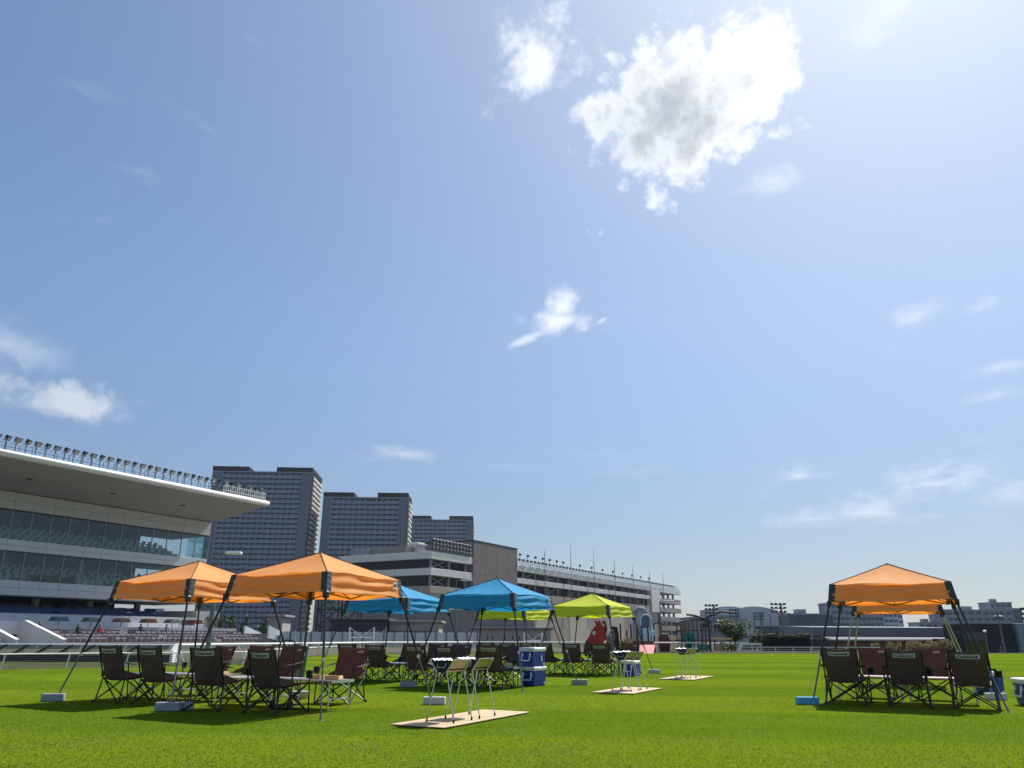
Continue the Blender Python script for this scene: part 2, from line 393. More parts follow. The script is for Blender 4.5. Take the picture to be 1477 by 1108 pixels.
rot = nt.nodes.new('ShaderNodeVectorRotate'); rot.rotation_type = 'Z_AXIS'; rot.inputs['Angle'].default_value = R(4)
nt.links.new(g.outputs['Position'], rot.inputs['Vector'])
sep = nt.nodes.new('ShaderNodeSeparateXYZ'); nt.links.new(rot.outputs[0], sep.inputs[0])
def lmath(op, a, b):
    n = nt.nodes.new('ShaderNodeMath'); n.operation = op
    for i, v in enumerate((a, b)):
        if isinstance(v, (int, float)): n.inputs[i].default_value = v
        else: nt.links.new(v, n.inputs[i])
    return n.outputs[0]
wob = lmath('ADD', sep.outputs['Y'], lmath('MULTIPLY', lnoise(0.25, 3), 1.2))
stripe = lramp(lmath('SINE', lmath('MULTIPLY', wob, 2 * math.pi / 7.0), 0), -0.35, 0.35)
cA = lmix(stripe, (0.078, 0.142, 0.005), (0.130, 0.190, 0.008))
cB = lmix(lmath('MULTIPLY', lramp(lnoise(0.9, 6), 0.40, 0.72), 0.75), cA, (0.132, 0.166, 0.020))
cB = lmix(lmath('MULTIPLY', lramp(lnoise(0.22, 4), 0.45, 0.70), 0.55), cB, (0.068, 0.126, 0.008))
fine = lramp(lnoise(45.0, 5, None, 0.7), 0.35, 0.75)
cC = lmix(lmath('MULTIPLY', fine, 0.28), cB, (0.075, 0.130, 0.005))
nt.links.new(cC, P.inputs['Base Color'])
bp = nt.nodes.new('ShaderNodeBump'); bp.inputs['Strength'].default_value = 0.35; bp.inputs['Distance'].default_value = 0.02
nt.links.new(lnoise(60, 6, None, 0.75), bp.inputs['Height']); nt.links.new(bp.outputs[0], P.inputs['Normal'])
m = mat('blade', (0.112, 0.164, 0.012), 0.6, var=0.26, scale=0.8, trans=0.42, tcol=(0.23, 0.31, 0.020), spec=0.2)

# ------------------------------------------------------------------ ground
PITZ = -1.3
V0 = [(-2400, -800, 0), (2400, -800, 0), (2400, 2600, 0), (-2400, 2600, 0), (17.5, 79, 0), (40.5, 79, 0), (40.5, 70.5, 0), (420, 78, 0), (420, 262, 0), (17.5, 262, 0),
      (20, 81.5, PITZ), (43, 81.5, PITZ), (43, 73.5, PITZ), (416, 81, PITZ), (416, 258, PITZ), (20, 258, PITZ)]
MB().add(V0, [(0, 1, 7, 6, 5, 4), (1, 2, 8, 7), (2, 3, 9, 8), (3, 0, 4, 9), (4, 5, 11, 10), (5, 6, 12, 11), (6, 7, 13, 12), (7, 8, 14, 13), (8, 9, 15, 14), (9, 4, 10, 15), (10, 11, 12, 13, 14, 15)]).build('ground', 'soil', kind='structure')
LAWN = [(-60, -14), (-40, 6), (-17.3, 27.5), (-14.4, 30.3), (-11.0, 33.2), (-11.8, 38), (-11.6, 54), (13.8, 61), (38, 65.5), (110, 76), (110, -30), (-60, -30)]
MB().add([(x, y, 0.008) for x, y in LAWN], [tuple(range(len(LAWN)))]).build('lawn', 'lawn', kind='structure')
MB().add([(-140, 20, 0.004), (-16, 37, 0.004), (-9, 60, 0.004), (10, 72, 0.004), (14, 76, 0.004), (14, 90, 0.004), (-4, 96, 0.004), (-36, 66, 0.004), (-140, 52, 0.004)], [tuple(range(9))]).build('dirt_track', 'sand', kind='structure')

# grass blades near the camera
def make_grass():
    rg = np.random.default_rng(3)
    n = 860000
    # distance distribution: denser near the camera
    y = 5.2 + (44 - 5.2) * rg.random(n) ** 2.3
    x = (rg.random(n) * 2 - 1) * (y * 0.80 + 1.6)
    a = rg.random(n) * 2 * np.pi; h = (0.012 + 0.009 * rg.random(n)); w = 0.004 + 0.004 * rg.random(n) + 0.00016 * y
    lean = 0.018 * rg.random(n); b = rg.random(n) * 2 * np.pi
    v = np.zeros((n, 3, 3), np.float32)
    v[:, 0, 0] = x - np.cos(a) * w; v[:, 0, 1] = y - np.sin(a) * w
    v[:, 1, 0] = x + np.cos(a) * w; v[:, 1, 1] = y + np.sin(a) * w
    v[:, 2, 0] = x + np.cos(b) * lean; v[:, 2, 1] = y + np.sin(b) * lean
    v[:, 0, 2] = v[:, 1, 2] = 0.006; v[:, 2, 2] = h
    me = bpy.data.meshes.new('grass'); me.vertices.add(3 * n); me.vertices.foreach_set('co', v.ravel())
    me.loops.add(3 * n); me.loops.foreach_set('vertex_index', np.arange(3 * n, dtype=np.int32))
    me.polygons.add(n); me.polygons.foreach_set('loop_start', np.arange(0, 3 * n, 3, dtype=np.int32)); me.polygons.foreach_set('loop_total', np.full(n, 3, np.int32))
    me.update(); me.materials.append(MATS['blade'])
    o = link('grass', me, kind='stuff'); tag(o, 'short bright green turf blades of the mown lawn', 'grass')
make_grass()

# ------------------------------------------------------------------ trees and plants
def leaf_cloud(mb, centres, n, size, rg, flat=0.7):
    # centres: list of (x,y,z,rx,ry,rz); leaf quads lie near each clump's surface
    k = len(centres); wts = np.array([c[3] * c[4] * c[5] for c in centres]) ** 0.67; wts /= wts.sum()
    idx = rg.choice(k, n, p=wts)
    for i in idx:
        c = centres[i]; d = rg.normal(size=3); d /= np.linalg.norm(d); q = 0.55 + 0.5 * rg.random() ** 0.6
        p = Vector((c[0] + d[0] * c[3] * q, c[1] + d[1] * c[4] * q, c[2] + d[2] * c[5] * q))
        t = Vector(rg.normal(size=3)).normalized(); b = t.orthogonal().normalized(); s_ = size * (0.6 + 0.8 * rg.random())
        mb.add([p - t * s_, p + b * s_ * 0.5, p + t * s_, p - b * s_ * 0.5], [(0, 1, 2, 3)])
    return mb
def tree(name, label, cat, loc, h, w, seed, leaf='leaf', n=1600, size=0.16, conifer=False, group=None, trunk_h=0.3):
    rg = np.random.default_rng(seed); t = thing(name, label, cat, loc, group=group)
    tr = MB(); tr.tube((0, 0, -0.05), (0.02 * h, 0, h * 0.55), 0.035 * h if not conifer else 0.025 * h, 8, 0.015 * h)
    cs = []
    if conifer:
        tr.tube((0.02 * h, 0, h * 0.55), (0.02 * h, 0, h * 0.95), 0.015 * h, 6, 0.004 * h)
        for k in range(26):
            f = k / 25; z = h * (0.14 + 0.82 * f); rr = w / 2 * (1 - f) ** 0.8 * (0.75 + 0.5 * rg.random()) + 0.05
            a = rg.random() * 6.28
            cs.append((math.cos(a) * rr * 0.45, math.sin(a) * rr * 0.45, z, rr * 0.7, rr * 0.7, h * 0.07))
    else:
        for k in range(6):
            a = k * 1.05 + rg.random(); e = (math.cos(a) * w * 0.3, math.sin(a) * w * 0.3, h * (0.6 + 0.25 * rg.random()))
            tr.tube((0.01 * h, 0, h * (trunk_h + 0.03 * k)), e, 0.013 * h, 6, 0.005 * h)
        for k in range(16):
            a = rg.random() * 6.28; q = rg.random() ** 0.5 * w * 0.36; z = h * (trunk_h + 0.18 + (0.78 - trunk_h) * rg.random() ** 0.9)
            s_ = w * (0.13 + 0.10 * rg.random()) * (1.15 - 0.5 * abs(z / h - 0.6))
            cs.append((math.cos(a) * q, math.sin(a) * q, min(z, h - s_ * 0.7), s_, s_, s_ * 0.75))
    tr.build('trunk', 'bark', t)
    leaf_cloud(MB(), cs, n, size, rg).build('crown', leaf, t)
    return t
def shrub(name, label, cat, loc, w, d, h, seed, leaf='leaf', n=900, size=0.12):
    rg = np.random.default_rng(seed); t = thing(name, label, cat, loc)
    st = MB()
    for k in range(5): st.tube(((rg.random() - .5) * w * .5, 0, -0.05), ((rg.random() - .5) * w * .7, (rg.random() - .5) * d * .5, h * .7), 0.025, 5, 0.008)
    st.build('stem', 'bark', t)
    cs = [((rg.random() - .5) * w * .8, (rg.random() - .5) * d * .7, h * (.3 + .4 * rg.random()), w * .17, d * .25, h * .3) for _ in range(12)]
    leaf_cloud(MB(), cs, n, size, rg).build('crown', leaf, t)
    return t

# ------------------------------------------------------------------ grandstand
U60 = R(60)
GS = (-51.3, 80.0, 0)
gs = thing('grandstand', 'white racecourse grandstand with deep cantilevered roof and two glazed seating tiers', 'grandstand', GS, U60)
T0, T1 = -34.0, 23.7
PW = 2.06
cols_t = [T1 - 0.55 - PW * k for k in range(28)]
# roof
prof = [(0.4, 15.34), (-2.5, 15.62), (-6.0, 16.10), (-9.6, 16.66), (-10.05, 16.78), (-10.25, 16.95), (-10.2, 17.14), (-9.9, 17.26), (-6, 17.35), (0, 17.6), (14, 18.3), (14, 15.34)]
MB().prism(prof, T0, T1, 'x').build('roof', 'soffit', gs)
MB().prism([(-9.7, 16.69), (-10.12, 16.74), (-10.34, 16.93), (-10.3, 17.18), (-10.0, 17.32), (-9.7, 17.34)], T0 - 0.02, T1 + 0.08, 'x').build('roof_edge', 'rail_white', gs, True)
me = MB().box(0, .5, -5.2, -4.9, 15.88, 15.96).mesh('soffit_light', 'lamp_dark')
for x in range(-30, 24, 9): link('soffit_light', me, gs, (x, 0, 0))
# backing structure
MB().box(T0, T1 - 0.12, 0.08, 0.35, 13.5, 15.33).box(T0, T1 - 0.12, 0.08, 0.35, 9.32, 10.55).box(T0, T1 - 0.12, 0.08, 0.35, 5.02, 6.48).build('spandrel_backing', 'joint_dark', gs)
def panel_mesh(w, h):
    return MB().cbox(-w / 2 + .012, w / 2 - .012, 0, .07, 0.012, h - .012, .012)
for (z0, z1, rows) in ((13.55, 15.3, 2), (9.34, 10.55, 2), (5.02, 6.48, 2)):
    hh = (z1 - z0) / rows
    me = panel_mesh(PW, hh).mesh('wall_panel', 'white_panel' if z0 < 13 else 'warm_white')
    for r_ in range(rows):
        for cx in cols_t: link('wall_panel', me, gs, (cx - PW / 2 + .53, 0, z0 + r_ * hh))
# glazing
gp = {}
for (z0, z1) in ((10.6, 13.42), (6.52, 9.26)):
    me = MB().box(-PW / 2 + .035, PW / 2 - .035, 0.10, 0.125, z0, z1).mesh('glass_pane', 'stand_glass')
    mm = MB().box(-.035, .035, .04, .16, z0 - .04, z1 + .06).mesh('mullion', 'mullion')
    for k, cx in enumerate(cols_t):
        link('glass_pane', me, gs, (cx - PW / 2 + .53, 0, 0)); link('mullion', mm, gs, (cx + .53, 0, 0))
    MB().box(T1 - .10, T1 - .06, .2, 4.2, z0, z1).build('end_glass', 'corner_glass', gs)
    MB().box(T0, T1, -.02, .4, z1 + .07, z1 + .13).build('head_rail', 'lamp_dark', gs)
# interiors
def seat_rows(rows, x0, x1, pitch, w=.5, h=.78):
    mb = MB()
    for (y, z) in rows:
        x = x0
        while x < x1:
            j = rnd.uniform(-.03, .03)
            mb.box(x, x + w, y, y + .42, z + .36, z + .44).box(x, x + w, y + .36, y + .44, z + .4 + j, z + h + j)
            x += pitch
            if rnd.random() < .06: x += .8
    return mb
for zf, sm_ in ((10.5, 'seat_pale'), (6.4, 'seat_pale')):
    st = MB(); rows = []
    for k in range(5):
        y = 1.0 + k * 1.05; z = zf - .25 + k * .40; st.box(T0, T1 - 2.4, y, y + 1.05, zf - .7, z); rows.append((y + .35, z))
    st.build('seating_steps', 'interior_pale', gs)
    seat_rows(rows, T0, T1 - 3.6, .86).build('seats', sm_, gs, kind='stuff')
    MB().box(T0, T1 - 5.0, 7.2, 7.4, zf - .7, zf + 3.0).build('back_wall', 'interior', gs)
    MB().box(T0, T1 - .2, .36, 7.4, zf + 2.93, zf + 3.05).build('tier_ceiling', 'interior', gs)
    me = MB().box(0, .9, 6.2, 6.9, zf, zf + 2.93).mesh('interior_column', 'interior_pale')
    for x in np.arange(T0 + 3, T1 - 6, 8.3): link('interior_column', me, gs, (x, 0, 0))
# dark clothed crowd barrier behind lower glazing
tv = MB()
for k in range(6): MB().box(2.4 + k * .8, 3.1 + k * .8, .5, .8, 6.5, 7.2 + .2 * (k % 2)).build('covered_monitor', 'charcoal', gs)
# concourse level
MB().box(T0, T1 - 1.0, -1.4, 9.0, 2.0, 2.45).build('concourse_floor', 'concrete', gs)
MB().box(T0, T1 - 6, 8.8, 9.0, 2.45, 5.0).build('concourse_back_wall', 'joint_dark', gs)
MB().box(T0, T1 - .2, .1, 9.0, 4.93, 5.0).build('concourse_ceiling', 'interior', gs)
mb = MB(); rows = []
for k in range(4): mb.box(T0, T1 - 3, .2 + k * .9, 1.1 + k * .9, 2.46, 2.6 + k * .3); rows.append((.4 + k * .9, 2.6 + k * .3))
mb.build('concourse_steps', 'interior', gs)
seat_rows(rows, T0, T1 - 4, .56).build('seats', 'seat_blue', gs, kind='stuff')
me = MB().box(0, .55, 4.2, 4.8, 2.45, 4.93).mesh('concourse_column', 'interior_pale')
for x in np.arange(T0 + 2, T1, 6.2): link('concourse_column', me, gs, (x, 0, 0))
# parapet of panels
me = MB().cbox(-PW / 2 + .01, PW / 2 - .01, -1.55, -1.43, 2.0, 3.16, .012).mesh('wall_panel', 'white_panel')
for cx in cols_t: link('wall_panel', me, gs, (cx - PW / 2 + .03, 0, 0))
MB().box(T0, T1 - .6, -1.60, -1.38, 3.16, 3.22).build('coping', 'rail_white', gs)
for x in (-3.6, 19.9):
    for k in range(2): MB().box(x + k * .95, x + k * .95 + .85, -1.62, -1.56, 2.35, 2.95).build('louvre_vent', 'lamp_dark', gs)
# gallery slab and front wall
MB().box(T0, T1 - 1.2, -8.2, -1.43, 1.72, 1.9).build('gallery_floor', 'concrete', gs)
MB().box(-2.4, T1 - 1.2, -8.4, -8.2, .6, 1.98).build('gallery_wall', 'warm_white', gs)
MB().box(T0, T1 - 1.4, -8.15, -1.5, 0, 1.70).build('gallery_base', 'grey_wall', gs)
# terrace with seats
mb = MB(); rows = []
for k in range(7): y = -9.5 - k * .9; mb.box(-2.4, T1 - 1.5, y, y + .9, 0, 1.02 - k * .14); rows.append((y + .25, 1.02 - k * .14))
mb.build('terrace_steps', 'concrete', gs)
seat_rows(rows[::2], -2.0, T1 - 1.8, .62, .48, .66).build('seats', 'seat_brown', gs, kind='stuff')
seat_rows(rows[1::2], -2.0, T1 - 1.8, .62, .48, .66).build('seats', 'seat_tan', gs, kind='stuff')
mb = MB(); rows = []
for k in range(7): y = -9.5 - k * .9; mb.box(T0, -6.72, y, y + .9, 0, 1.02 - k * .14); rows.append((y + .25, 1.02 - k * .14))
mb.build('terrace_steps', 'concrete', gs)
seat_rows(rows, T0, -7.3, .62, .48, .66).build('seats', 'seat_tan', gs, kind='stuff')
# vomitory with sloping side walls
for x in (-6.7, -2.7):
    MB().prism([(-8.2, 0), (-15.6, 0), (-15.6, .75), (-9.2, 2.35), (-8.2, 2.35)], x, x + .28, 'x').build('stair_side_wall', 'white_panel', gs)
    MB().prism([(-15.65, .752), (-15.65, .82), (-9.22, 2.43), (-8.2, 2.43), (-8.2, 2.352), (-9.2, 2.352)], x - .04, x + .32, 'x').build('coping', 'rail_white', gs)
MB().box(-6.4, -2.72, -8.6, -8.3, 1.2, 2.34).build('vomitory_lintel', 'white_panel', gs)
MB().box(-6.4, -2.72, -8.28, -8.22, 0, 1.2).build('vomitory_painted_shadow', 'joint_dark', gs)  # dark sheet paints the shadow inside the opening
# end stair (white) at the right of the stand
for y in (-13.6, -9.6):
    MB().prism([(T1 - 1.0, 2.3), (T1 + 4.4, 0.55), (T1 + 4.4, 0), (T1 - 1.0, 0.9)], y, y + .25, 'y').build('end_stair_wall', 'rail_white', gs)
MB().prism([(T1 - 1.0, 1.4), (T1 + 4.2, 0.1), (T1 + 4.2, 0), (T1 - 1.0, 0)], -13.3, -9.65, 'y').build('end_stair', 'grey_wall', gs)
MB().box(T1 - 1.3, T1 + 2.2, -1.0, 7, 0, 4.1).build('end_block', 'warm_white', gs)
# roof rail and floodlights
mb = MB()
for x in np.arange(T0, T1, 1.2): mb.tube((x, -9.3, 17.25), (x, -9.3, 18.15), .03, 5)
for z in (17.45, 17.8, 18.15): mb.tube((T0, -9.3, z), (T1, -9.3, z), .025, 5)
mb.build('roof_railing', 'lamp_grey', gs)
mb = MB()
for x in np.arange(17.2, T1, .34): mb.box(x, x + .06, -9.5, -9.44, 17.3, 18.3)
mb.box(17.2, T1, -9.52, -9.42, 18.26, 18.36).box(17.2, T1, -9.52, -9.42, 17.7, 17.76)
mb.build('end_railing', 'rail_white', gs)
for tilt, nm in ((0, 'a'), (1, 'b')):
    hd = MB(); Mx = Matrix.Translation((0, -9.45, 18.62)) @ Matrix.Rotation(R(40 if tilt else 15), 4, 'Z') @ Matrix.Rotation(R(32), 4, 'X')
    hd.box(-.27, .27, -.14, .10, -.19, .19, Mx); hd.box(-.33, .33, -.20, -.16, -.24, .24, Mx)
    fm = hd.mesh('floodlight', 'lamp_dark' if tilt else 'lamp_grey')
    ym = MB().tube((0, -9.3, 17.25), (0, -9.3, 18.4), .05, 6).box(-.3, .3, -9.36, -9.28, 18.32, 18.4).mesh('bracket', 'lamp_grey')
    gm = MB().box(-.25, .25, -.225, -.205, -.17, .17, Mx).mesh('lens', 'lamp_glass')
    for k in range(20):
        f_ = link('floodlight', fm, gs, (T1 - .7 - .93 * (2 * k + tilt), 0, 0)); link('bracket', ym, f_); link('lens', gm, f_)
for k, x in enumerate((1.6, 4.9, 8.2, 11.4, 14.4, 17.4)):
    hood = ('hood_teal', 'hood_grey', 'hood_brown', 'hood_rust', 'hood_grey', 'hood_red')[k]
    t = thing('bench_canopy', '%s trapezoid parasol hood on the gallery below the concourse of the grandstand' % ('teal', 'grey', 'brown', 'rust coloured', 'pale grey', 'dark red')[k], 'parasol',
              tuple(Vector(GS) + RZ(U60) @ Vector((x, -7.2, 1.9))), U60)
    MB().prism([(-.75, .55), (.75, .55), (.45, .95), (-.45, .95)], -.6, .6, 'y').build('hood', hood, t)
    MB().tube((0, 0, 0), (0, 0, .56), .04, 6).build('pole', 'lamp_dark', t)
    MB().lathe([(.25, 0), (.25, .04), (.05, .06)], 10).build('base', 'lamp_dark', t)

# ------------------------------------------------------------------ seated people
def person_mesh(name, joints, edges, radii, sub=1):
    me = bpy.data.meshes.new(name); me.from_pydata(joints, edges, [])
    o = bpy.data.objects.new(name + '_tmp', me); col.objects.link(o)
    sk = o.modifiers.new('s', 'SKIN'); sk.use_smooth_shade = True
    for i, r_ in enumerate(radii): me.skin_vertices[0].data[i].radius = (r_, r_)
    me.skin_vertices[0].data[0].use_root = True
    ss = o.modifiers.new('d', 'SUBSURF'); ss.levels = sub; ss.render_levels = sub
    dg = bpy.context.evaluated_depsgraph_get(); res = bpy.data.meshes.new_from_object(o.evaluated_get(dg))
    bpy.data.objects.remove(o); return res
# seated figure, seat height 0, facing -y
PJ = [(0, 0, .10), (0, .02, .30), (0, .03, .48), (0, .02, .60), (0, -.01, .68), (0, -.02, .80),
      (.17, .02, .52), (.24, -.06, .30), (.14, -.28, .22), (.10, -.36, .22),
      (-.17, .02, .52), (-.24, -.06, .30), (-.14, -.28, .22), (-.10, -.36, .22),
      (.10, -.02, .08), (.13, -.44, .10), (.13, -.42, -.30), (.13, -.56, -.36),
      (-.10, -.02, .08), (-.13, -.44, .10), (-.13, -.42, -.30), (-.13, -.56, -.36)]
PE = [(0, 1), (1, 2), (2, 3), (3, 4), (4, 5), (2, 6), (6, 7), (7, 8), (8, 9), (2, 10), (10, 11), (11, 12), (12, 13), (0, 14), (14, 15), (15, 16), (16, 17), (0, 18), (18, 19), (19, 20), (20, 21)]
PR = [.15, .14, .15, .06, .10, .09, .07, .05, .04, .035, .07, .05, .04, .035, .09, .07, .05, .04, .09, .07, .05, .04]
body = person_mesh('person', PJ, PE, PR)
hair = MB().lathe([(.02, .11), (.08, .09), (.112, .03), (.115, -.03), (.09, -.06)], 10, (0, .0, .76)).mesh('hair', 'hair', True)
facem = MB().lathe([(.03, -.12), (.07, -.10), (.092, -.04), (.095, .02), (.06, .06)], 10, (0, -.03, .75)).mesh('face', 'skin', True)
def seated_person(label, loc, rz, shirt):
    me = body.copy(); me.materials.clear(); me.materials.append(MATS[shirt])
    t = thing('person', label, 'person', loc, rz)
    link('body', me, t); link('face', facem, t); link('hair', hair, t); return t
gp_ = lambda x, y, z: tuple(Vector(GS) + RZ(U60) @ Vector((x, y, z)))
for x, k, sh, lb in ((-1.2, 0, 'shirt_black', 'person in black seated beside the sloping stair wall of the terrace'), (2.0, 1, 'shirt_black', 'person in black seated on the terrace next to the red shirt'),
                     (4.2, 1, 'shirt_red', 'person in a red shirt seated on the terrace'), (9.3, 0, 'shirt_navy', 'person in navy sitting upright in the middle of the terrace'),
                     (12.4, 0, 'shirt_grey', 'person in grey seated toward the end stair of the terrace')):
    seated_person(lb, gp_(x, -9.5 - k * .9 + .45, 1.02 - k * .14 + .45), U60, sh)

# ------------------------------------------------------------------ apartment towers
def tower(label, loc, rz, W, Dp, floors, fh=3.1, bays=9, seed=1):
    t = thing('apartment_tower', label, 'apartment tower', loc, rz, 'apartment towers behind the grandstand')
    H = floors * fh; rg = random.Random(seed)
    cw = W * .10                       # glazed corner bays
    MB().box(.3, W - .3, 1.8, Dp, 0, H).build('wall', 'tower_wall', t)
    MB().box(0, cw, .2, 1.79, 0, H + .6).build('corner_bay', 'tower_glass', t); MB().box(W - cw, W, .2, 1.79, 0, H + .6).build('corner_bay', 'tower_glass', t)
    gl = MB(); 
    for k in range(floors + 1):
        gl.box(-.1, cw + .05, .08, .19, k * fh - .12, k * fh + .12).box(W - cw - .05, W + .1, .08, .19, k * fh - .12, k * fh + .12)
    for i in range(5):
        for x in (cw * i / 4, W - cw + cw * i / 4): gl.box(x - .1, x + .1, .06, .14, 0, H)
    gl.build('corner_mullion', 'tower_wall', t, kind='stuff')
    # one balcony storey
    rail = MB(); slab = MB(); win = MB(); fin = MB()
    x0, x1 = cw + .1, W - cw - .1; bw = (x1 - x0) / bays
    slab.box(x0, x1, -.1, 1.75, -.34, .10)
    for i in range(bays):
        a = x0 + bw * i; n = 3
        for j in range(n):
            rail.box(a + bw * j / n + .06, a + bw * (j + 1) / n - .06, -.04, .04, .12, 1.50)
        fin.box(a - .2, a + .2, -.08, 1.74, .105, fh - .345)
        if rg.random() < .6: fin.box(a + bw * .4, a + bw * .4 + .7, .2, .6, .11, 1.0 + .9 * rg.random())
        for j in range(3):
            q = a + .35 + (bw - .5) * j / 3; win.box(q, q + (bw - .5) / 3 - .25, 1.70, 1.79, .2, fh - .55)
    ms = (slab.mesh('balcony', 'tower_slab'), rail.mesh('railing', 'tower_rail'), fin.mesh('partition', 'tower_slab'), win.mesh('window_strip', 'tower_dark'))
    back = MB().box(x0, x1, 1.795, 1.80, .14, fh - .14).mesh('recess', 'tower_wall')
    for k in range(floors):
        b = link('balcony', ms[0], t, (0, 0, k * fh))
        link('railing', ms[1], b, kind='stuff'); link('partition', ms[2], b, kind='stuff')
        link('window_strip', ms[3], t, (0, 0, k * fh), kind='stuff')
    # side face: pale balcony bands
    side = MB().box(W - .3, W + 1.1, 3.2, Dp - 1, 0, 1.35).mesh('side_balcony', 'tower_pale')
    sd_ = MB().box(W - .29, W + .2, 3.6, Dp - 1.4, 1.36, fh - .02).mesh('side_window', 'tower_dark')
    for k in range(floors): link('side_balcony', side, t, (0, 0, k * fh)); link('side_window', sd_, t, (0, 0, k * fh))
    MB().box(W - .3, W + .35, 1.8, 3.15, 0, H).build('side_pier', 'tower_navy', t)
    MB().box(0, W, .0, 1.9, H + .02, H + .7).build('roof_beam', 'tower_slab', t)
    MB().box(-.2, W * .36, -.1, Dp, H + .72, H + 3.6).build('roof_screen', 'tower_navy', t); MB().box(W * .64, W + .3, -.1, Dp, H + .72, H + 3.6).build('roof_screen', 'tower_navy', t)
    return t
tower('tallest dark grey apartment tower with pale banded side face beside the grandstand roof', (-188.0, 470, 0), R(4), 61.5, 36, 32, 3.1, 14, 1)
tower('middle dark grey apartment tower standing between the tallest and the shortest looking one', (-120, 482, 0), R(2), 53.5, 26, 27, 3.15, 12, 2)
tower('farthest dark grey apartment tower rising above the brown block of the parking building', (-82, 600, 0), R(2), 51.5, 26, 28, 3.15, 11, 3)

# ------------------------------------------------------------------ parking building
pk = thing('parking_building', 'multi storey taupe parking building with white bands and rows of roof floodlights', 'parking building', (1.4, 194, 0), U60)
X0, X1 = -36.4, 128.0
XE = 103.0                                         # main block ends, open ramp end follows
pkb = MB()
pkb.box(X0 + .5, XE, 1.6, 25, 0, 18.0).build('core', 'park_dark', pk)
# ground walls: beige / taupe alternating panels
me1 = MB().cbox(0, 6.56, 0, 1.5, 0, 9.7, .03).mesh('wall_panel', 'beige_panel'); me2 = MB().cbox(0, 6.56, 0.06, 1.5, 0, 9.7, .03).mesh('wall_panel', 'taupe_panel')
x = X0; k = 0
while x < XE - 1:
    link('wall_panel', me1 if (k // 2) % 2 else me2, pk, (x, 0, 0)); x += 6.6; k += 1
def band(z0, z1, xa, xb, y=-.05, m_='band_white', nm='deck_band'):
    n = max(1, int((xb - xa) / 8.2)); w = (xb - xa) / n; me = MB().cbox(.03, w - .03, y, 1.55, z0, z1, .03).mesh(nm, m_)
    for i in range(n): link(nm, me, pk, (xa + w * i, 0, 0))
band(16.75, 18.3, X0, -20.4); band(13.4, 14.85, X0, -20.4); band(9.75, 11.2, X0, -20.4, m_='taupe_panel')
band(16.85, 18.35, .1, XE); band(13.9, 15.15, .1, XE); band(9.72, 11.6, .1, XE, m_='taupe_panel')
br = MB(); colm = MB().box(0, .5, .3, .8, 9.7, 16.8).mesh('column', 'park_steel')
for i, x in enumerate(np.arange(X0 + .4, XE, 6.6)):
    if -20.4 < x < 0: continue
    link('column', colm, pk, (x, 0, 0))
    if i % 2 == 0:
        for z in ((11.2, 13.4), (14.9, 16.8)) if x < 0 else ((11.6, 13.9), (15.15, 16.85)):
            MB().tube((x + .4, .9, z[0]), (x + 6.4, .9, z[1]), .16, 5).tube((x + .4, 1.0, z[1]), (x + 6.4, 1.0, z[0]), .16, 5).build('brace', 'park_steel', pk)
MB().box(XE - 7.5, XE + 1.5, -.3, 1.7, 9.7, 16.84).build('stair_tower', 'band_white', pk)
# brown stair block of panels
MB().box(-20.3, .0, .0, 16, 0, 22.0).build('brown_block_core', 'joint_dark', pk)
for i in range(4):
    for j in range(3):
        me = MB().cbox(.02, 5.06, -.14, -.02, .02, 7.3, .03)
        me.build('wall_panel', 'brown_panel', pk, loc=(-20.3 + i * 5.08, 0, j * 7.36))
for i in range(3):
    for j in range(3): MB().cbox(-.12, -.02, .02, 5.25, .02, 7.3, .03).build('wall_panel', 'brown_panel', pk, loc=(-20.3, i * 5.3, j * 7.36))
for j in range(3): MB().cbox(.02, .12, .02, 15.9, .02, 7.3, .03).build('wall_panel', 'brown_panel', pk, loc=(0, 0, j * 7.36))
MB().box(-20.5, .2, -.2, 16.1, 22.09, 22.3).build('parapet', 'joint_dark', pk)
# left end face
for (z0, z1, m_) in ((16.75, 18.3, 'band_white'), (13.4, 14.85, 'band_white'), (0, 11.2, 'taupe_panel')):
    me = MB().cbox(-.05, .5, .03, 7.9, z0, z1, .03).mesh('deck_band', m_)
    for i in range(3): link('deck_band', me, pk, (X0 - .02, 1.58 + 7.96 * i, 0))
MB().box(X0 + 3, X0 + 15, 9, 20, 18.0, 20.0).build('plant_room', 'grey_wall', pk)
MB().box(X0 + 6, X0 + 8.4, 8, 10.4, 18.0, 21.2).box(X0 + 5.6, X0 + 8.8, 7.6, 10.8, 20.6, 20.9).build('vent_stack', 'band_white', pk)
MB().box(X0 + 2, X0 + 5.5, 19, 24, 18, 20.0).build('plant_room', 'far_grey', pk)
# sloping ramp end with open decks
for j, z in enumerate((0.4, 3.6, 6.8, 10.0, 13.2)):
    MB().prism([(XE + 1.5, z), (X1, z), (X1, z + 1.7), (XE + 1.5, z + 1.7)], -.1, .25, 'y').build('deck_band', 'taupe_panel', pk)
    MB().box(XE + 1.5, X1, .26, 22, z, z + .35).build('deck_slab', 'concrete', pk)
    MB().box(X1, X1 + .3, -.1, 22, z, z + 1.7).build('deck_band', 'taupe_panel', pk)
MB().box(XE + 1.5, X1 + .4, -.3, 22, 16.85, 18.35).build('deck_band', 'band_white', pk)
colm = MB().box(0, .6, 0, .6, 0, 16.8).mesh('column', 'park_steel')
for x in np.arange(XE + 3, X1, 5.7):
    for y in (1.0, 11, 20): link('column', colm, pk, (x, y, 0))
for x in (14, 30, 46, 62, 78, 94, 108): MB().box(x, x + .14, -.6, -.46, 9, 22.5).tube((x + .15, -.45, 22.4), (x + .15, -.45, 27.5 - (x % 5)), .07, 5, .03).build('lightning_rod', 'park_steel', pk)
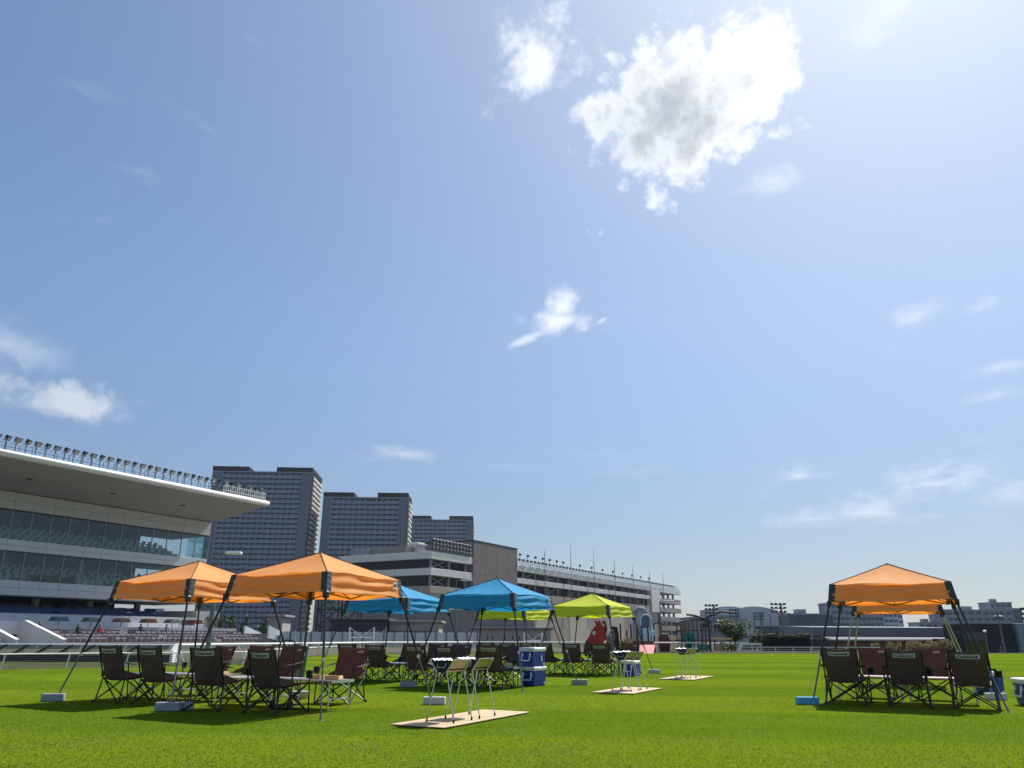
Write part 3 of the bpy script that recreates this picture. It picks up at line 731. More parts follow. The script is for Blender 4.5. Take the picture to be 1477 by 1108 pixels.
# roof floodlight rows
mb = MB()
for x in np.arange(.5, X1, 1.0): mb.tube((x, .2, 18.3), (x, .2, 19.5), .05, 4)
for z in (18.7, 19.1, 19.5): mb.tube((.3, .2, z), (X1, .2, z), .05, 4)
for x in np.arange(X0, -20.5, 1.0): mb.tube((x, .4, 18.3), (x, .4, 21.0), .05, 4)
for z in (19.0, 19.8, 20.6): mb.tube((X0, .4, z), (-20.5, .4, z), .05, 4)
mb.build('roof_railing', 'lamp_grey', pk)
Mx = Matrix.Rotation(R(32), 4, 'X'); fm = MB().box(-.42, .42, -.22, .12, -.30, .30, Mx).mesh('floodlight', 'lamp_dark'); gm = MB().box(-.36, .36, -.24, -.225, -.25, .25, Mx).mesh('lens', 'lamp_glass')
def flood(x, y, z):
    f_ = link('floodlight', fm, pk, (x, y, z)); link('lens', gm, f_)
for i in range(7): flood(1.5 + 4.1 * i, -.1, 21.0)
for i in range(8): flood(37 + 8.2 * i, -.1, 21.0)
for i in range(58): flood(1.0 + 2.1 * i, -.15, 19.7)
for r_ in range(3):
    for i in range(12): flood(X0 + .8 + 1.28 * i, .1, 19.0 + .85 * r_)
for i in range(7): MB().tube((1.5 + 4.1 * i, .1, 19.4), (1.5 + 4.1 * i, .1, 21), .06, 5).build('lamp_post', 'lamp_grey', pk)
for i in range(8): MB().tube((37 + 8.2 * i, .1, 19.4), (37 + 8.2 * i, .1, 21), .06, 5).build('lamp_post', 'lamp_grey', pk)

# ------------------------------------------------------------------ rails and fences by the track
def fence_low(pts, label):
    t = thing('lawn_fence', label, 'fence', (*pts[0], 0)); o = Vector((*pts[0], 0))
    pm = MB().tube((0, 0, 0), (.05, .05, .50), .024, 8).mesh('post', 'rail_white')
    d = 0.0; step = 2.05; rails = MB(); wires = MB()
    for a, b in zip(pts, pts[1:]):
        A, B = Vector((*a, 0)) - o, Vector((*b, 0)) - o; Ln = (B - A).length; n = max(1, round(Ln / step))
        for i in range(n + (1 if b == pts[-1] else 0)): link('post', pm, t, A.lerp(B, i / n))
        dd = Vector((.05, .05, 0))
        MB().tube(A + dd + Vector((0, 0, .51)), B + dd + Vector((0, 0, .51)), .026, 8).build('top_rail', 'rail_white', t)
        for z in (.08, .15, .22, .29, .36, .43): wires.tube(A + dd * .5 + Vector((0, 0, z)), B + dd * .5 + Vector((0, 0, z)), .008, 4)
    wires.build('wires', 'rail_wire', t)
fence_low([(-44, .9), (-17.4, 27.6), (-14.5, 30.4), (-11.1, 33.4), (-11.9, 38), (-11.7, 54)], 'low white post and wire fence along the edge of the lawn')
# running rail with sloped cover panels
rr = thing('running_rail', 'white capped track rail with sloping olive cover panels and dark struts', 'track rail', (-15.4, 36.4, 0))
pn = MB().add([(0, 0, .70), (1.9, 0, .70), (1.9, -.35, .33), (0, -.35, .33), (0, .03, .70), (1.9, .03, .70), (1.9, -.32, .31), (0, -.32, .31)], [(0, 1, 2, 3), (4, 7, 6, 5), (0, 4, 5, 1), (3, 2, 6, 7), (0, 3, 7, 4), (1, 5, 6, 2)]).mesh('cover_panel', 'rail_panel')
stt = MB().tube((0, -.38, .31), (.55, -.03, .73), .028, 5).mesh('strut', 'leg_black')
stv = MB().tube((.55, 0, 0), (.55, 0, .72), .03, 6).mesh('post', 'leg_black')
for i in range(28):
    link('cover_panel', pn, rr, (-2.0 * (i + 1), 0, 0))
    for k in range(2): link('strut', stt, rr, (-2.0 * (i + 1) + k, 0, 0))
    link('post', stv, rr, (-2.0 * (i + 1), 0, 0))
MB().tube((-56, .02, .73), (0.2, .02, .73), .04, 8).build('top_rail', 'rail_white', rr)
MB().tube((-56, -.37, .29), (0.2, -.37, .29), .035, 6).build('bottom_rail', 'leg_black', rr)
MB().box(-56, .2, .05, .08, .0, .28).build('painted_shade_strip', 'joint_dark', rr)  # dark strip stands in for the shadow below the cover panels
MB().prism([(-.5, 0), (.06, 0), (.06, .80), (-.12, .80), (-.5, .5)], .2, .32, 'x').build('end_cover', 'rail_white', rr)
r2_ = thing('track_rail', 'white tube running rail curving past the far side of the lawn', 'track rail', (0, 0, 0))
pts = [(-15.1, 36.4), (-12.6, 45), (-9.8, 56), (-3, 63.5), (8, 66.5), (16, 68)]
pm = MB().tube((.3, .15, 0), (0, 0, .72), .03, 6).mesh('post', 'rail_white')
for a, b in zip(pts, pts[1:]):
    A, B = Vector((*a, 0)), Vector((*b, 0)); n = round((B - A).length / 2)
    for i in range(n): link('post', pm, r2_, A.lerp(B, i / n))
    MB().tube(A + Vector((0, 0, .74)), B + Vector((0, 0, .74)), .055, 8).build('top_rail', 'rail_white', r2_)
# tall pale fence beyond the track
ff = thing('pale_fence', 'tall pale vertical board fence with thin dark posts beyond the track', 'fence', (-26.0, 90, 0))
bm_ = MB().box(0, .27, 0, .05, .12, 1.62).mesh('board', 'fence_white')
for i in range(76): 
    o_ = link('board', bm_, ff, (i * .295, rnd.uniform(-.01, .01), 0)); o_.scale[2] = rnd.uniform(.97, 1.03)
bp_ = MB().box(-.04, .04, -.12, -.04, 0, 1.75).mesh('post', 'leg_black')
for i in range(20): link('post', bp_, ff, (i * 1.17, 0, 0))
MB().box(-.1, 22.5, .05, .1, .4, .5).box(-.1, 22.5, .05, .1, 1.3, 1.4).build('rail', 'fence_white', ff)
gw = thing('low_wall', 'low grey concrete wall beneath the conifers beyond the track', 'wall', (-37.5, 94, 0))
me = MB().cbox(.01, 1.98, 0, .25, 0, 1.15, .015).mesh('wall_panel', 'grey_wall')
for i in range(6): link('wall_panel', me, gw, (i * 2, 0, 0))
MB().box(0, 12, -.05, .3, 1.15, 1.25).build('coping', 'concrete', gw)
# white banner frames
for i, x in enumerate((-17.2, 1.4)):
    bf = thing('banner_frame', ('white goal shaped banner frame with crossed wires before the dark low building', 'small white frame with diagonal stays before the brown vented building')[i], 'frame', (x, 85, 0))
    hh = 2.05 if i == 0 else 1.6; ww = 2.6 if i == 0 else 1.9
    for xx in (0, ww): MB().tube((xx, 0, 0), (xx, 0, hh), .08, 8).build('upright', 'rail_white', bf)
    MB().tube((0, .1, hh), (ww / 2, .1, hh * .55), .03, 5).tube((ww, .1, hh), (ww / 2, .1, hh * .55), .03, 5).build('stay', 'rail_white', bf)
    MB().tube((0, 0, hh * .5), (ww, 0, hh * .5), .05, 6).build('crossbar', 'rail_white', bf)
# street lamp near the rail
def street_lamp(label, loc, h, rz=0, arm=.75):
    t = thing('street_lamp', label, 'street lamp', loc, rz, 'street lamps')
    MB().tube((0, 0, 0), (0, 0, h * .62), .11, 10, .10).build('lower_pole', 'lamp_grey', t)
    MB().tube((0, 0, h * .62), (0, 0, h), .055, 8, .045).build('upper_pole', 'lamp_grey', t)
    MB().tube((0, 0, h - .03), (arm * .5, 0, h + .02), .035, 6).build('arm', 'lamp_grey', t)
    MB().cbox(arm * .35, arm * 1.25, -.13, .13, h - .02, h + .10, .03).build('head', 'rail_white', t)
    return t
street_lamp('pale flat headed street lamp rising between the two left orange canopies', (-12.45, 33.0, 0), 4.45)
street_lamp('thin street lamp in front of the white bands of the parking building', (-5.6, 80, 0), 6.6, 0, 1.3)
street_lamp('tall street lamp by the climbing nets of the playground', (13.2, 70, 0), 4.2, R(0), 1.0)

# low buildings and plants behind the track
def low_building(name, label, cat, loc, w, d, h, wall, roofm, rz=0.0, slots=0, overhang=.4, canopy=False):
    t = thing(name, label, cat, loc, rz)
    MB().cbox(0, w, 0, d, 0, h, .03).build('wall', wall, t)
    MB().cbox(-overhang, w + overhang, -overhang, d + overhang, h, h + .28, .04).build('roof', roofm, t)
    if slots:
        me = MB().box(0, .16, -.03, .02, h * .38, h * .62).mesh('vent_slot', 'joint_dark')
        for i in range(slots): link('vent_slot', me, t, (w * (i + .5 + .25 * math.sin(i * 2.3)) / slots, 0, 0))
    if canopy: MB().box(0, w, -2.4, -.02, h * .55, h * .62).build('canopy', 'joint_dark', t)
    return t
low_building('gate_building', 'dark low gatehouse with shaded front behind the pale fence', 'building', (-23.6, 104, 0), 7.2, 6, 3.1, 'dark_wall', 'dark_wall', canopy=True)
low_building('gate_building', 'taupe low gatehouse with deep dark front opening behind the pale fence', 'building', (-16.2, 106, 0), 6.6, 6, 2.9, 'taupe_panel', 'grey_wall', canopy=True)
low_building('betting_hall', 'wide pale flat hall below the parking building left wing', 'building', (-26, 128, 0), 22, 10, 5.2, 'grey_wall', 'band_white')
low_building('vented_building', 'brown low building with a row of small dark slots and a grey roof', 'building', (-5.2, 108, 0), 10.6, 8, 2.1, 'taupe_panel', 'slate_roof', slots=9)
low_building('store_room', 'small pale grey roofed shed standing behind the brown vented building', 'shed', (-4.0, 118, 0), 7.5, 4, 3.9, 'grey_wall', 'band_white')
low_building('ticket_block', 'pale textured block wall building standing between dark conifers', 'building', (-32.1, 104, 0), 2.2, 4, 3.5, 'concrete', 'grey_wall')
for i, (x, y, h) in enumerate(((-34.8, 99, 3.9), (-33.2, 99.5, 3.7), (-30.6, 99, 3.8))):
    tree('conifer_tree', ('dark conifer left of the pale textured block building', 'broad dark conifer touching the pale textured block', 'dark conifer right of the pale textured block building')[i], 'tree', (x, y, 0), h, 2.0, 20 + i, 'leaf_dark', 900, .13, True)
tree('street_tree', 'dark round tree behind the low grey wall by the grandstand stair', 'tree', (-38.0, 102, 0), 3.6, 4.4, 31, 'leaf_dark', 1100, .16)
# dark steel stair structure in front of the big tower
sc = thing('steel_stair', 'dark steel stair frame with crossing braces under the tallest tower', 'stair', (-28.5, 116, 0))
mb = MB()
for x in (0, 3, 6): 
    for y in (0, 2.5): mb.box(x, x + .25, y, y + .25, 0, 7.2)
for z in (2.4, 4.8, 7.0): mb.box(0, 6.25, 0, 2.7, z, z + .2)
mb.build('frame', 'lamp_dark', sc)
mb = MB()
for x in (0, 3):
    for z in (0, 2.4, 4.8): mb.tube((x, .1, z), (x + 3, .1, z + 2.4), .09, 5).tube((x + 3, .1, z), (x, .1, z + 2.4), .09, 5)
mb.build('brace', 'lamp_dark', sc)
# ------------------------------------------------------------------ playground
def outline(name, label, cat, pts, loc, thick, m_, extra=None):
    t = thing(name, label, cat, loc); MB().prism(pts, 0, thick, 'y').build('panel', m_, t); return t
# red horse head climbing wall (profile to the left)
hs = thing('horse_head_wall', 'red horse head shaped climbing wall with dark mane and muzzle', 'play equipment', (5.45, 60, 0))
HP = [(.30, 1.05), (.52, 1.50), (.75, 1.93), (1.0, 2.16), (.93, 2.36), (.88, 2.60), (1.06, 2.46), (1.15, 2.38), (1.17, 2.62), (1.33, 2.42), (1.42, 2.20), (1.60, 2.05), (1.64, 1.7), (1.60, 1.0), (1.40, .72), (.98, .12), (.72, .12)]
HP = [(a, b * .93) for a, b in HP]
MB().prism(HP, 0, .35, 'y').build('head', 'play_red', hs)
MB().prism([(-.02, 0), (.04, .45), (.12, .75), (.29, 1.03), (.71, .11), (.70, 0)], -.03, .38, 'y').build('muzzle', 'play_maroon', hs)
MB().prism([(1.43, 2.22), (1.52, 2.34), (1.66, 2.30), (1.72, 2.1), (1.80, 1.7), (1.70, 1.4), (1.78, 1.0), (1.62, .98), (1.66, 1.7), (1.62, 2.06)], .02, .33, 'y').build('mane', 'charcoal', hs)
MB().prism([(1.0, .11), (1.42, .70), (1.75, .72), (1.75, 0), (1.0, 0)], .02, .33, 'y').build('base', 'play_maroon', hs)
MB().lathe([(.0, -.02), (.13, -.02), (.13, .02), (.0, .02)], 14).build('eye', 'play_ice', hs).matrix_local = Matrix.Translation((.80, -.02, 1.46)) @ Matrix.Rotation(R(90), 4, 'X')
MB().lathe([(.0, -.03), (.09, -.03), (.09, .01), (.0, .01)], 12).build('pupil', 'charcoal', hs).matrix_local = Matrix.Translation((.85, -.03, 1.44)) @ Matrix.Rotation(R(90), 4, 'X')
hg = thing('horse_head_wall', 'grey horse head panel standing just behind the red horse head', 'play equipment', (7.25, 61, 0))
MB().prism([(0, 0), (.02, .7), (.15, 1.25), (.40, 1.66), (.62, 1.62), (.70, 1.2), (.62, .6), (.62, 0)], 0, .3, 'y').build('head', 'play_grey', hg)
MB().prism([(.63, 0), (.64, .6), (.72, 1.2), (.62, 1.68), (.35, 1.82), (.55, 1.95), (.92, 1.90), (1.0, 1.3), (.95, 0)], .03, .27, 'y').build('mane', 'charcoal', hg)
MB().lathe([(.0, -.02), (.08, -.02), (.08, .02), (.0, .02)], 12).build('eye', 'play_ice', hg).matrix_local = Matrix.Translation((.38, -.02, 1.3)) @ Matrix.Rotation(R(90), 4, 'X')
# arched slat screens with an ice blue figure
ar = thing('arched_screen', 'tall blue grey arched slat screen with ice blue horse figure in the playground', 'play equipment', (10.05, 66, 0))
def arch(x0, w, h, y, nm, m_):
    fr = []; n = 18
    for i in range(n + 1):
        a = math.pi * i / n; fr.append((x0 + w / 2 - math.cos(a) * w / 2, y, h - w * .55 + math.sin(a) * w * .55))
    MB().path([(x0, y, 0)] + fr + [(x0 + w, y, 0)], .055, 6).build(nm, 'play_ice', ar)
    k = int(w / .10)
    for i in range(1, k):
        xx = i * w / k; zz = h - w * .55 + math.sqrt(max(0, 1 - ((xx - w / 2) / (w / 2)) ** 2)) * w * .55
        MB().box(x0 + xx - .030, x0 + xx + .030, y - .02, y + .02, 0, zz - .03).build('slat', m_, ar)
arch(0, 1.45, 3.55, 0, 'arch_frame', 'play_bluegrey')
arch(.62, .9, 2.95, -.5, 'arch_frame', 'play_bluegrey')
MB().prism([(.55, 2.25), (.72, 1.85), (1.30, 1.95), (1.42, 1.55), (1.75, 1.75), (1.85, 1.45), (1.65, 1.25), (1.35, 1.30), (1.38, .3), (1.22, .3), (1.15, .85), (.95, .85), (.92, .0), (.76, .0), (.78, 1.3)], -.75, -.55, 'y').build('horse_figure', 'play_ice', ar)
pkk = thing('pink_ramp', 'pale pink sloping play ramp panel at the lawn edge', 'play equipment', (9.85, 61.2, 0))
MB().add([(-.2, 0, 0), (1.0, 0, 0), (1.32, .9, .62), (.16, .9, .62), (-.2, .15, 0), (1.0, .15, 0), (1.32, 1.05, .58), (.16, 1.05, .58)], [(0, 1, 2, 3), (7, 6, 5, 4), (0, 4, 5, 1), (3, 2, 6, 7), (0, 3, 7, 4), (1, 5, 6, 2)]).build('panel', 'play_pink', pkk)
MB().box(.3, .4, .98, 1.08, 0, .58).box(1.05, 1.15, .98, 1.08, 0, .58).build('prop', 'play_brown', pkk)
# brown posts between
pp = thing('climbing_posts', 'row of brown climbing posts with a planter behind the grey horse head', 'play equipment', (8.3, 63, 0))
for i in range(7):
    MB().tube((i * .42, (i % 2) * .5, 0), (i * .42, (i % 2) * .5, 1.5 + .7 * abs(math.sin(i * 1.7))), .07, 7).build('post', 'play_maroon', pp)
MB().box(-.2, 2.9, -.3, -.05, 0, .9).build('board', 'play_brown', pp)
# main play structure with green slide
ps = thing('play_structure', 'wooden play structure with green spiral slide and dark wave roof', 'play equipment', (14.7, 69, 0))
for i in range(8):
    for y in (0, 1.6): MB().tube((i * .36, y, 0), (i * .36, y, 2.35 + .3 * math.sin(i * 2.1)), .05, 7).build('post', 'play_brown', ps)
for z in (.9, 1.7): MB().box(-.1, 2.6, -.1, 1.7, z, z + .1).build('deck', 'play_brown', ps)
MB().prism([(-.3, 2.35), (.4, 2.5), (1.2, 2.62), (2.1, 2.6), (2.8, 2.42), (2.8, 2.5), (2.1, 2.7), (1.2, 2.72), (.4, 2.6), (-.3, 2.43)], -.2, 1.9, 'y').build('roof', 'lamp_dark', ps)
MB().box(.05, 1.0, -.18, -.10, .75, 1.55).build('green_panel', 'play_green', ps)
sp = [(.45 + .22 * math.cos(a * .9), -.5 + .22 * math.sin(a * .9), 1.25 - a * .095) for a in np.arange(0, 11, .5)] + [(.9, -.9, .18), (1.2, -1.1, .14)]
MB().path(sp, .17, 9).build('spiral_slide', 'play_green', ps, True)
MB().path([(-.1, -.2, 1.75), (-.9, -.2, 1.5), (-1.6, -.2, 1.35)], .04, 6).path([(-.1, -.2, .95), (-1.6, -.2, .7)], .06, 6).build('rope_bridge', 'play_brown', ps)
for i in range(6): MB().tube((-.25 * i - .2, -.2, .92 - .04 * i), (-.25 * i - .2, -.2, 1.68 - .06 * i), .02, 5).build('rope', 'play_brown', ps)
MB().lathe([(.42, 0), (.5, .4), (.5, 1.1), (.35, 1.45), (.08, 1.5)], 12, (-1.5, 0, 0)).build('barrel_tower', 'play_maroon', ps)
MB().box(1.3, 2.3, -.16, -.1, .1, .6).build('low_panel', 'play_green', ps)
sw = thing('lamp_arch', 'dark curved double arm playground light over the play structure', 'lamp', (17.4, 70, 0))
MB().tube((0, 0, 0), (0, 0, 2.9), .09, 8, .07).build('pole', 'lamp_dark', sw)
MB().path([(-1.9, 0, 3.1), (-1.2, 0, 3.02), (-.3, 0, 2.75), (.3, 0, 3.05), (1.2, 0, 3.35), (2.4, 0, 3.25)], .09, 7).build('arm', 'charcoal', sw)
MB().cbox(-.55, .0, -.15, .15, 2.0, 2.35, .05).cbox(.5, .95, -.15, .15, 2.0, 2.35, .05).build('speaker', 'lamp_dark', sw)
sw2 = thing('lamp_arch', 'dark curved double arm playground light beside the arched screens', 'lamp', (12.2, 68, 0))
MB().tube((0, 0, 0), (0, 0, 2.3), .08, 8, .06).build('pole', 'lamp_dark', sw2)
MB().path([(-.9, 0, 2.2), (-.5, 0, 2.42), (0, 0, 2.25), (.5, 0, 2.42), (1.0, 0, 2.15)], .07, 7).build('arm', 'charcoal', sw2)
kk = thing('kiosk', 'small yellow roofed kiosk beside the round green tree', 'kiosk', (19.4, 76.5, 0))
MB().cbox(0, 1.8, 0, 1.4, .98, 1.16, .03).build('roof', 'play_tan', kk)
for xx in (.1, 1.7): MB().tube((xx, .2, 0), (xx, .2, .99), .05, 6).build('post', 'play_brown', kk)
MB().box(.2, 1.6, .9, 1.0, 0, .6).build('counter', 'play_tan', kk)
shrub('shrub', 'bright green shrub under the yellow roofed kiosk', 'shrub', (19.6, 73, 0), 1.7, 1.2, .85, 41, 'leaf', 700, .10)
shrub('planter_shrub', 'grey green shrub on the brown climbing post planter', 'shrub', (8.9, 62.4, 0), 1.6, .8, 1.25, 42, 'leaf_dry', 500, .09)
tree('round_tree', 'round bright green tree beside the yellow roofed kiosk', 'tree', (21.7, 77.5, 0), 2.95, 3.3, 43, 'leaf', 2600, .14, trunk_h=.28)
tree('far_tree', 'small dark tree between the round tree and the clipped hedge', 'tree', (31.0, 100, PITZ), 3.4, 2.6, 44, 'leaf_dark', 900, .2)
# hedge
hd = thing('clipped_hedge', 'dark clipped box hedge with paler top beside the white van', 'hedge', (23.9, 74.5, 0))
rg = np.random.default_rng(5)
MB().box(.12, 3.98, .12, 1.73, 0, 1.33).build('stem', 'leaf_dark', hd)
hb = MB()
for q in range(9000):
    f_ = rg.random(); u, v = rg.random(), rg.random()
    x, y, z = (u * 4.1, 0 if rg.random() < .75 else 1.85, v * 1.5) if f_ < .6 else ((u * 4.1, v * 1.85, 1.5) if f_ < .88 else (0 if rg.random() < .5 else 4.1, u * 1.85, v * 1.5))
    z = min(z, 1.42 + .10 * math.sin(x * 2.1)); p = Vector((x, y, z)) + Vector(rg.normal(size=3)) * .045
    t_ = Vector(rg.normal(size=3)).normalized(); b_ = t_.orthogonal().normalized(); q_ = .075 * (.6 + .8 * rg.random())
    hb.add([p - t_ * q_, p + b_ * q_ * .5, p + t_ * q_, p - b_ * q_ * .5], [(0, 1, 2, 3)])
hb.build('crown', 'leaf_dark', hd)
# vans
def van(label, loc, rz, body_m='van_white'):
    t = thing('parked_van', label, 'van', loc, rz)
    MB().prism([(0, .35), (0, 1.75), (.12, 1.92), (3.3, 1.95), (3.75, 1.3), (4.35, 1.12), (4.42, .75), (4.4, .35)], 0, 1.7, 'y').build('body', body_m, t)
    for y, yy in ((-.012, -.002), (1.702, 1.712)):
        for a, b in ((.25, 1.15), (1.25, 2.15), (2.25, 3.2)): MB().prism([(a, 1.22), (a, 1.72), (b, 1.72), (b + (.3 if b > 3 else 0), 1.22)], y, yy, 'y').build('window', 'van_glass', t)
    MB().add([(3.36, .12, 1.92), (3.36, 1.58, 1.92), (3.78, 1.58, 1.32), (3.78, .12, 1.32)], [(0, 1, 2, 3)]).build('windscreen', 'van_glass', t)
    MB().box(-.012, -.002, .15, 1.55, 1.2, 1.7).build('rear_window', 'van_glass', t)
    for x in (.85, 3.55):
        for y in (.02, 1.5):
            w = MB(); w.lathe([(.18, -.09), (.31, -.09), (.33, 0), (.31, .09), (.18, .09)], 14); o_ = w.build('wheel', 'tyre', t)
            o_.matrix_local = Matrix.Translation((x, y + .09, .33)) @ Matrix.Rotation(R(90), 4, 'X')
            MB().lathe([(.0, -.1), (.17, -.1), (.17, .1), (0, .1)], 10).build('rim', 'alu', o_)
    MB().box(4.40, 4.45, .1, .4, .75, .95).box(4.40, 4.45, 1.3, 1.6, .75, .95).build('headlight', 'lamp_glass', t)
    return t
van('white van parked against the clipped hedge', (27.8, 88, PITZ), R(188))
van('white van with its roof showing between the tree and the other van', (23.0, 92, PITZ), R(8))
van('white car roofed van under the rear legs of the right canopies', (46.5, 91, PITZ), R(4))
fl = thing('far_fence', 'thin white fence along the far edge of the lawn by the hedge', 'fence', (18, 63.2, 0))
pm = MB().tube((0, 0, 0), (0, 0, .48), .03, 6).mesh('post', 'rail_white')
for i in range(9): link('post', pm, fl, (i * 1.5, i * .255, 0))
for z in (.16, .31, .47): MB().tube((0, 0, z), (12.0, 2.04, z), .014 if z < .4 else .025, 5).build('rail', 'rail_white', fl)

# ------------------------------------------------------------------ right hand background
wb = thing('timber_hall', 'long low hall with brown timber wall, white eave and grey sloping roof', 'building', (34.0, 85, PITZ), R(5))
MB().box(0, 17.0, .3, 8, 0, 2.30).build('wall', 'joint_dark', wb)
me = MB().cbox(.0, 17.0, .0, .29, 0, .215, .012).mesh('board', 'wood_wall')
for i in range(9): link('board', me, wb, (0, 0, .10 + i * .235))
MB().cbox(-.3, 11.0, -.7, .25, 2.25, 2.44, .04).build('eave', 'rail_white', wb)
MB().prism([(-.4, 2.46), (10, 3.3), (10, 3.1), (-.4, 2.36)], -.4, 17.2, 'x').build('lower_roof', 'dark_wall', wb)
MB().prism([(2, 2.7), (2, 3.62), (9, 3.8), (9, 2.7)], -1.0, 15.5, 'x').build('roof', 'slate_roof', wb)
shrub('dry_bush', 'broad yellowish dry bush in front of the timber hall', 'shrub', (38.4, 73.8, 0), 4.0, 1.2, 1.15, 51, 'leaf_dry', 1600, .11)
for i, x in enumerate((34.5, 36.0, 36.7)):
    shrub('flower_shrub', ('small pale flowering shrub alone before the timber wall', 'small pale flowering shrub before the timber wall, between two others', 'small pale flowering shrub right next to the broad dry bush')[i], 'shrub', (x, 76, 0), .8, .5, .95, 60 + i, 'leaf_dry', 160, .09)
bl = thing('black_hall', 'black flat faced building at the far lawn edge beside a grey container', 'building', (46.15, 79, PITZ), R(0))
MB().cbox(0, 3.7, 0, 6, 0, 3.86, .03).build('wall', 'black_wall', bl)
MB().box(-.05, 3.72, -.1, 6.1, 3.862, 3.95).build('roof', 'slate_roof', bl)
for xx in (.95, 1.9, 2.8): MB().box(xx - .02, xx + .02, -.012, -.002, .05, 3.8).build('cladding_joint', 'joint_dark', bl)
gc = thing('grey_container', 'grey ribbed container building next to the black hall', 'container', (47.9, 78.6, PITZ), 0)
MB().cbox(2.1, 9, 0, 4, .0, 3.95, .04).build('wall', 'far_grey', gc)
for i in range(14): MB().box(2.3 + .48 * i, 2.55 + .48 * i, -.04, -.005, .2, 3.7).build('rib', 'far_grey', gc)
MB().box(4.2, 5.1, -.06, -.041, .1, 2.1).build('door', 'far_dark', gc)
def ornate_lamp(label, loc, h):
    t = thing('park_lamp', label, 'street lamp', loc)
    MB().tube((0, 0, 0), (0, 0, h), .11, 8, .07).build('pole', 'lamp_grey', t)
    MB().lathe([(.07, 0), (.48, .12), (.40, .24), (.12, .32), (.10, .5), (.16, .62), (.03, .8), (.02, 1.5)], 12, (0, 0, h)).build('hood', 'lamp_grey', t)
    return t
ornate_lamp('pole lamp with saucer hood and spire before the black hall', (46.75, 76, PITZ), 4.3)
lt = thing('garden_lamp', 'short globe lamp post in front of the black hall', 'lamp', (44.95, 75.6, PITZ)); MB().tube((0, 0, 0), (0, 0, 3.0), .05, 8).build('pole', 'lamp_grey', lt); MB().lathe([(.05, 0), (.16, .06), (.17, .18), (.06, .26)], 12, (0, 0, 3.0)).build('globe', 'rail_white', lt)
SJ = [(0, 0, .92), (0, .02, 1.15), (0, .0, 1.38), (0, -.01, 1.46), (0, -.04, 1.56), (0, -.05, 1.66),
      (.18, .0, 1.38), (.22, -.12, 1.12), (.16, -.40, 1.08), (.15, -.48, 1.08), (-.18, .0, 1.38), (-.22, -.12, 1.12), (-.16, -.40, 1.08), (-.15, -.48, 1.08),
      (.09, 0, .88), (.10, -.06, .48), (.10, .0, .08), (.10, -.14, .04), (-.09, 0, .88), (-.11, .06, .48), (-.12, .16, .10), (-.12, .02, .04)]
walker = person_mesh('person', SJ, PE, PR)
wk = thing('person', 'person in grey walking with arms held forward before the black hall', 'person', (46.0, 75.4, PITZ), R(70))
walker.materials.append(MATS['shirt_grey']); link('body', walker, wk); link('face', facem, wk, (0, -.02, .86)); link('hair', hair, wk, (0, -.03, .87))
# glass bus shelter like box behind the right canopy
gb = thing('glass_booth', 'dark tinted glass booth behind the right hand canopy legs', 'booth', (39.9, 70.3, 0))
glass_mat('booth_glass', (0.10, 0.16, 0.18), 0.08)
MB().box(0, 1.8, 0, .05, .1, 1.6).build('front_pane', 'booth_glass', gb); MB().box(1.75, 1.8, .06, .9, .1, 1.6).build('side_pane', 'booth_glass', gb)
for xx in (0, .9, 1.8): MB().box(xx - .03, xx + .03, -.03, -.001, 0, 1.65).build('post', 'teal_plastic', gb)
MB().box(-.05, 1.85, -.05, .95, 1.652, 1.72).build('roof', 'teal_plastic', gb)
# floodlight masts
def mast(label, loc, h, rz=0.0, rows=3, w=1.5):
    t = thing('floodlight_mast', label, 'floodlight mast', loc, rz, 'tall floodlight masts')
    MB().tube((0, 0, 0), (0, 0, h), .28, 8, .18).build('pole', 'lamp_grey', t)
    for r_ in range(rows):
        z = h - r_ * .7
        MB().tube((-w, 0, z), (w * .4, 0, z), .09, 6).build('crossarm', 'lamp_grey', t)
        for i in range(4):
            x = -w + i * w * .45
            MB().box(x - .2, x + .2, -.4, .1, z - .05, z + .30, Matrix.Translation((0, 0, 0))).build('lamp', 'lamp_dark', t)
    return t
mast('floodlight mast directly above the dark arched playground light', (38.5, 150, PITZ), 1.3 + 6.9, 0)
mast('floodlight mast rising behind the left side of the round tree', (54, 190, PITZ), 1.3 + 7.4, 0)
mast('floodlight mast rising behind the right side of the round tree', (63, 200, PITZ), 1.3 + 7.0, 0)
mast('leaning headed floodlight mast in front of the dark apartment block', (51.3, 150, PITZ), 1.3 + 7.2, 0, 3, 1.8)
mast('floodlight mast beyond the grey container at the lawn edge', (79.5, 120, PITZ), 1.3 + 5.4, 0, 3, 1.9)
# far buildings
def block(label, loc, w, d, h, wall, nx, nz, rz=0.0, cat='building', name='far_block', win='far_win', gap=.25, roof=True):
    t = thing(name, label, cat, loc, rz); MB().box(0, w, 0, d, 0, h).build('wall', wall, t)
    if nx:
        cw, ch = w / nx, h / nz; me = MB().box(cw * gap / 2, cw * (1 - gap / 2), -.12, .02, ch * .3, ch * .82).mesh('window', win)
        for i in range(nx):
            for j in range(nz): link('window', me, t, (cw * i, 0, ch * j))
    if roof: MB().box(-.3, w + .3, -.3, d + .3, h, h + .5).box(w * .3, w * .5, d * .3, d * .6, h + .5, h + 2.2).build('roof', 'far_grey', t)
    return t
block('dark grey apartment block beside the leaning headed floodlight mast', (105, 300, 0), 17, 14, 9.6, 'far_dark', 5, 3)
block('pale gridded apartment block behind the left leg of the right canopy', (162, 400, 0), 26, 16, 18.0, 'far_grey', 12, 6)
block('pale slab tower seen under the rear orange valance', (195, 420, 0), 10, 10, 17.0, 'far_pale', 4, 6)
block('pale twin slab tower seen under the rear orange valance', (207, 430, 0), 5.5, 10, 16.5, 'far_pale', 2, 6)
block('grey office block with balconies right of the sky gap under the canopy', (214, 390, 0), 33, 16, 14.5, 'far_grey', 9, 5)
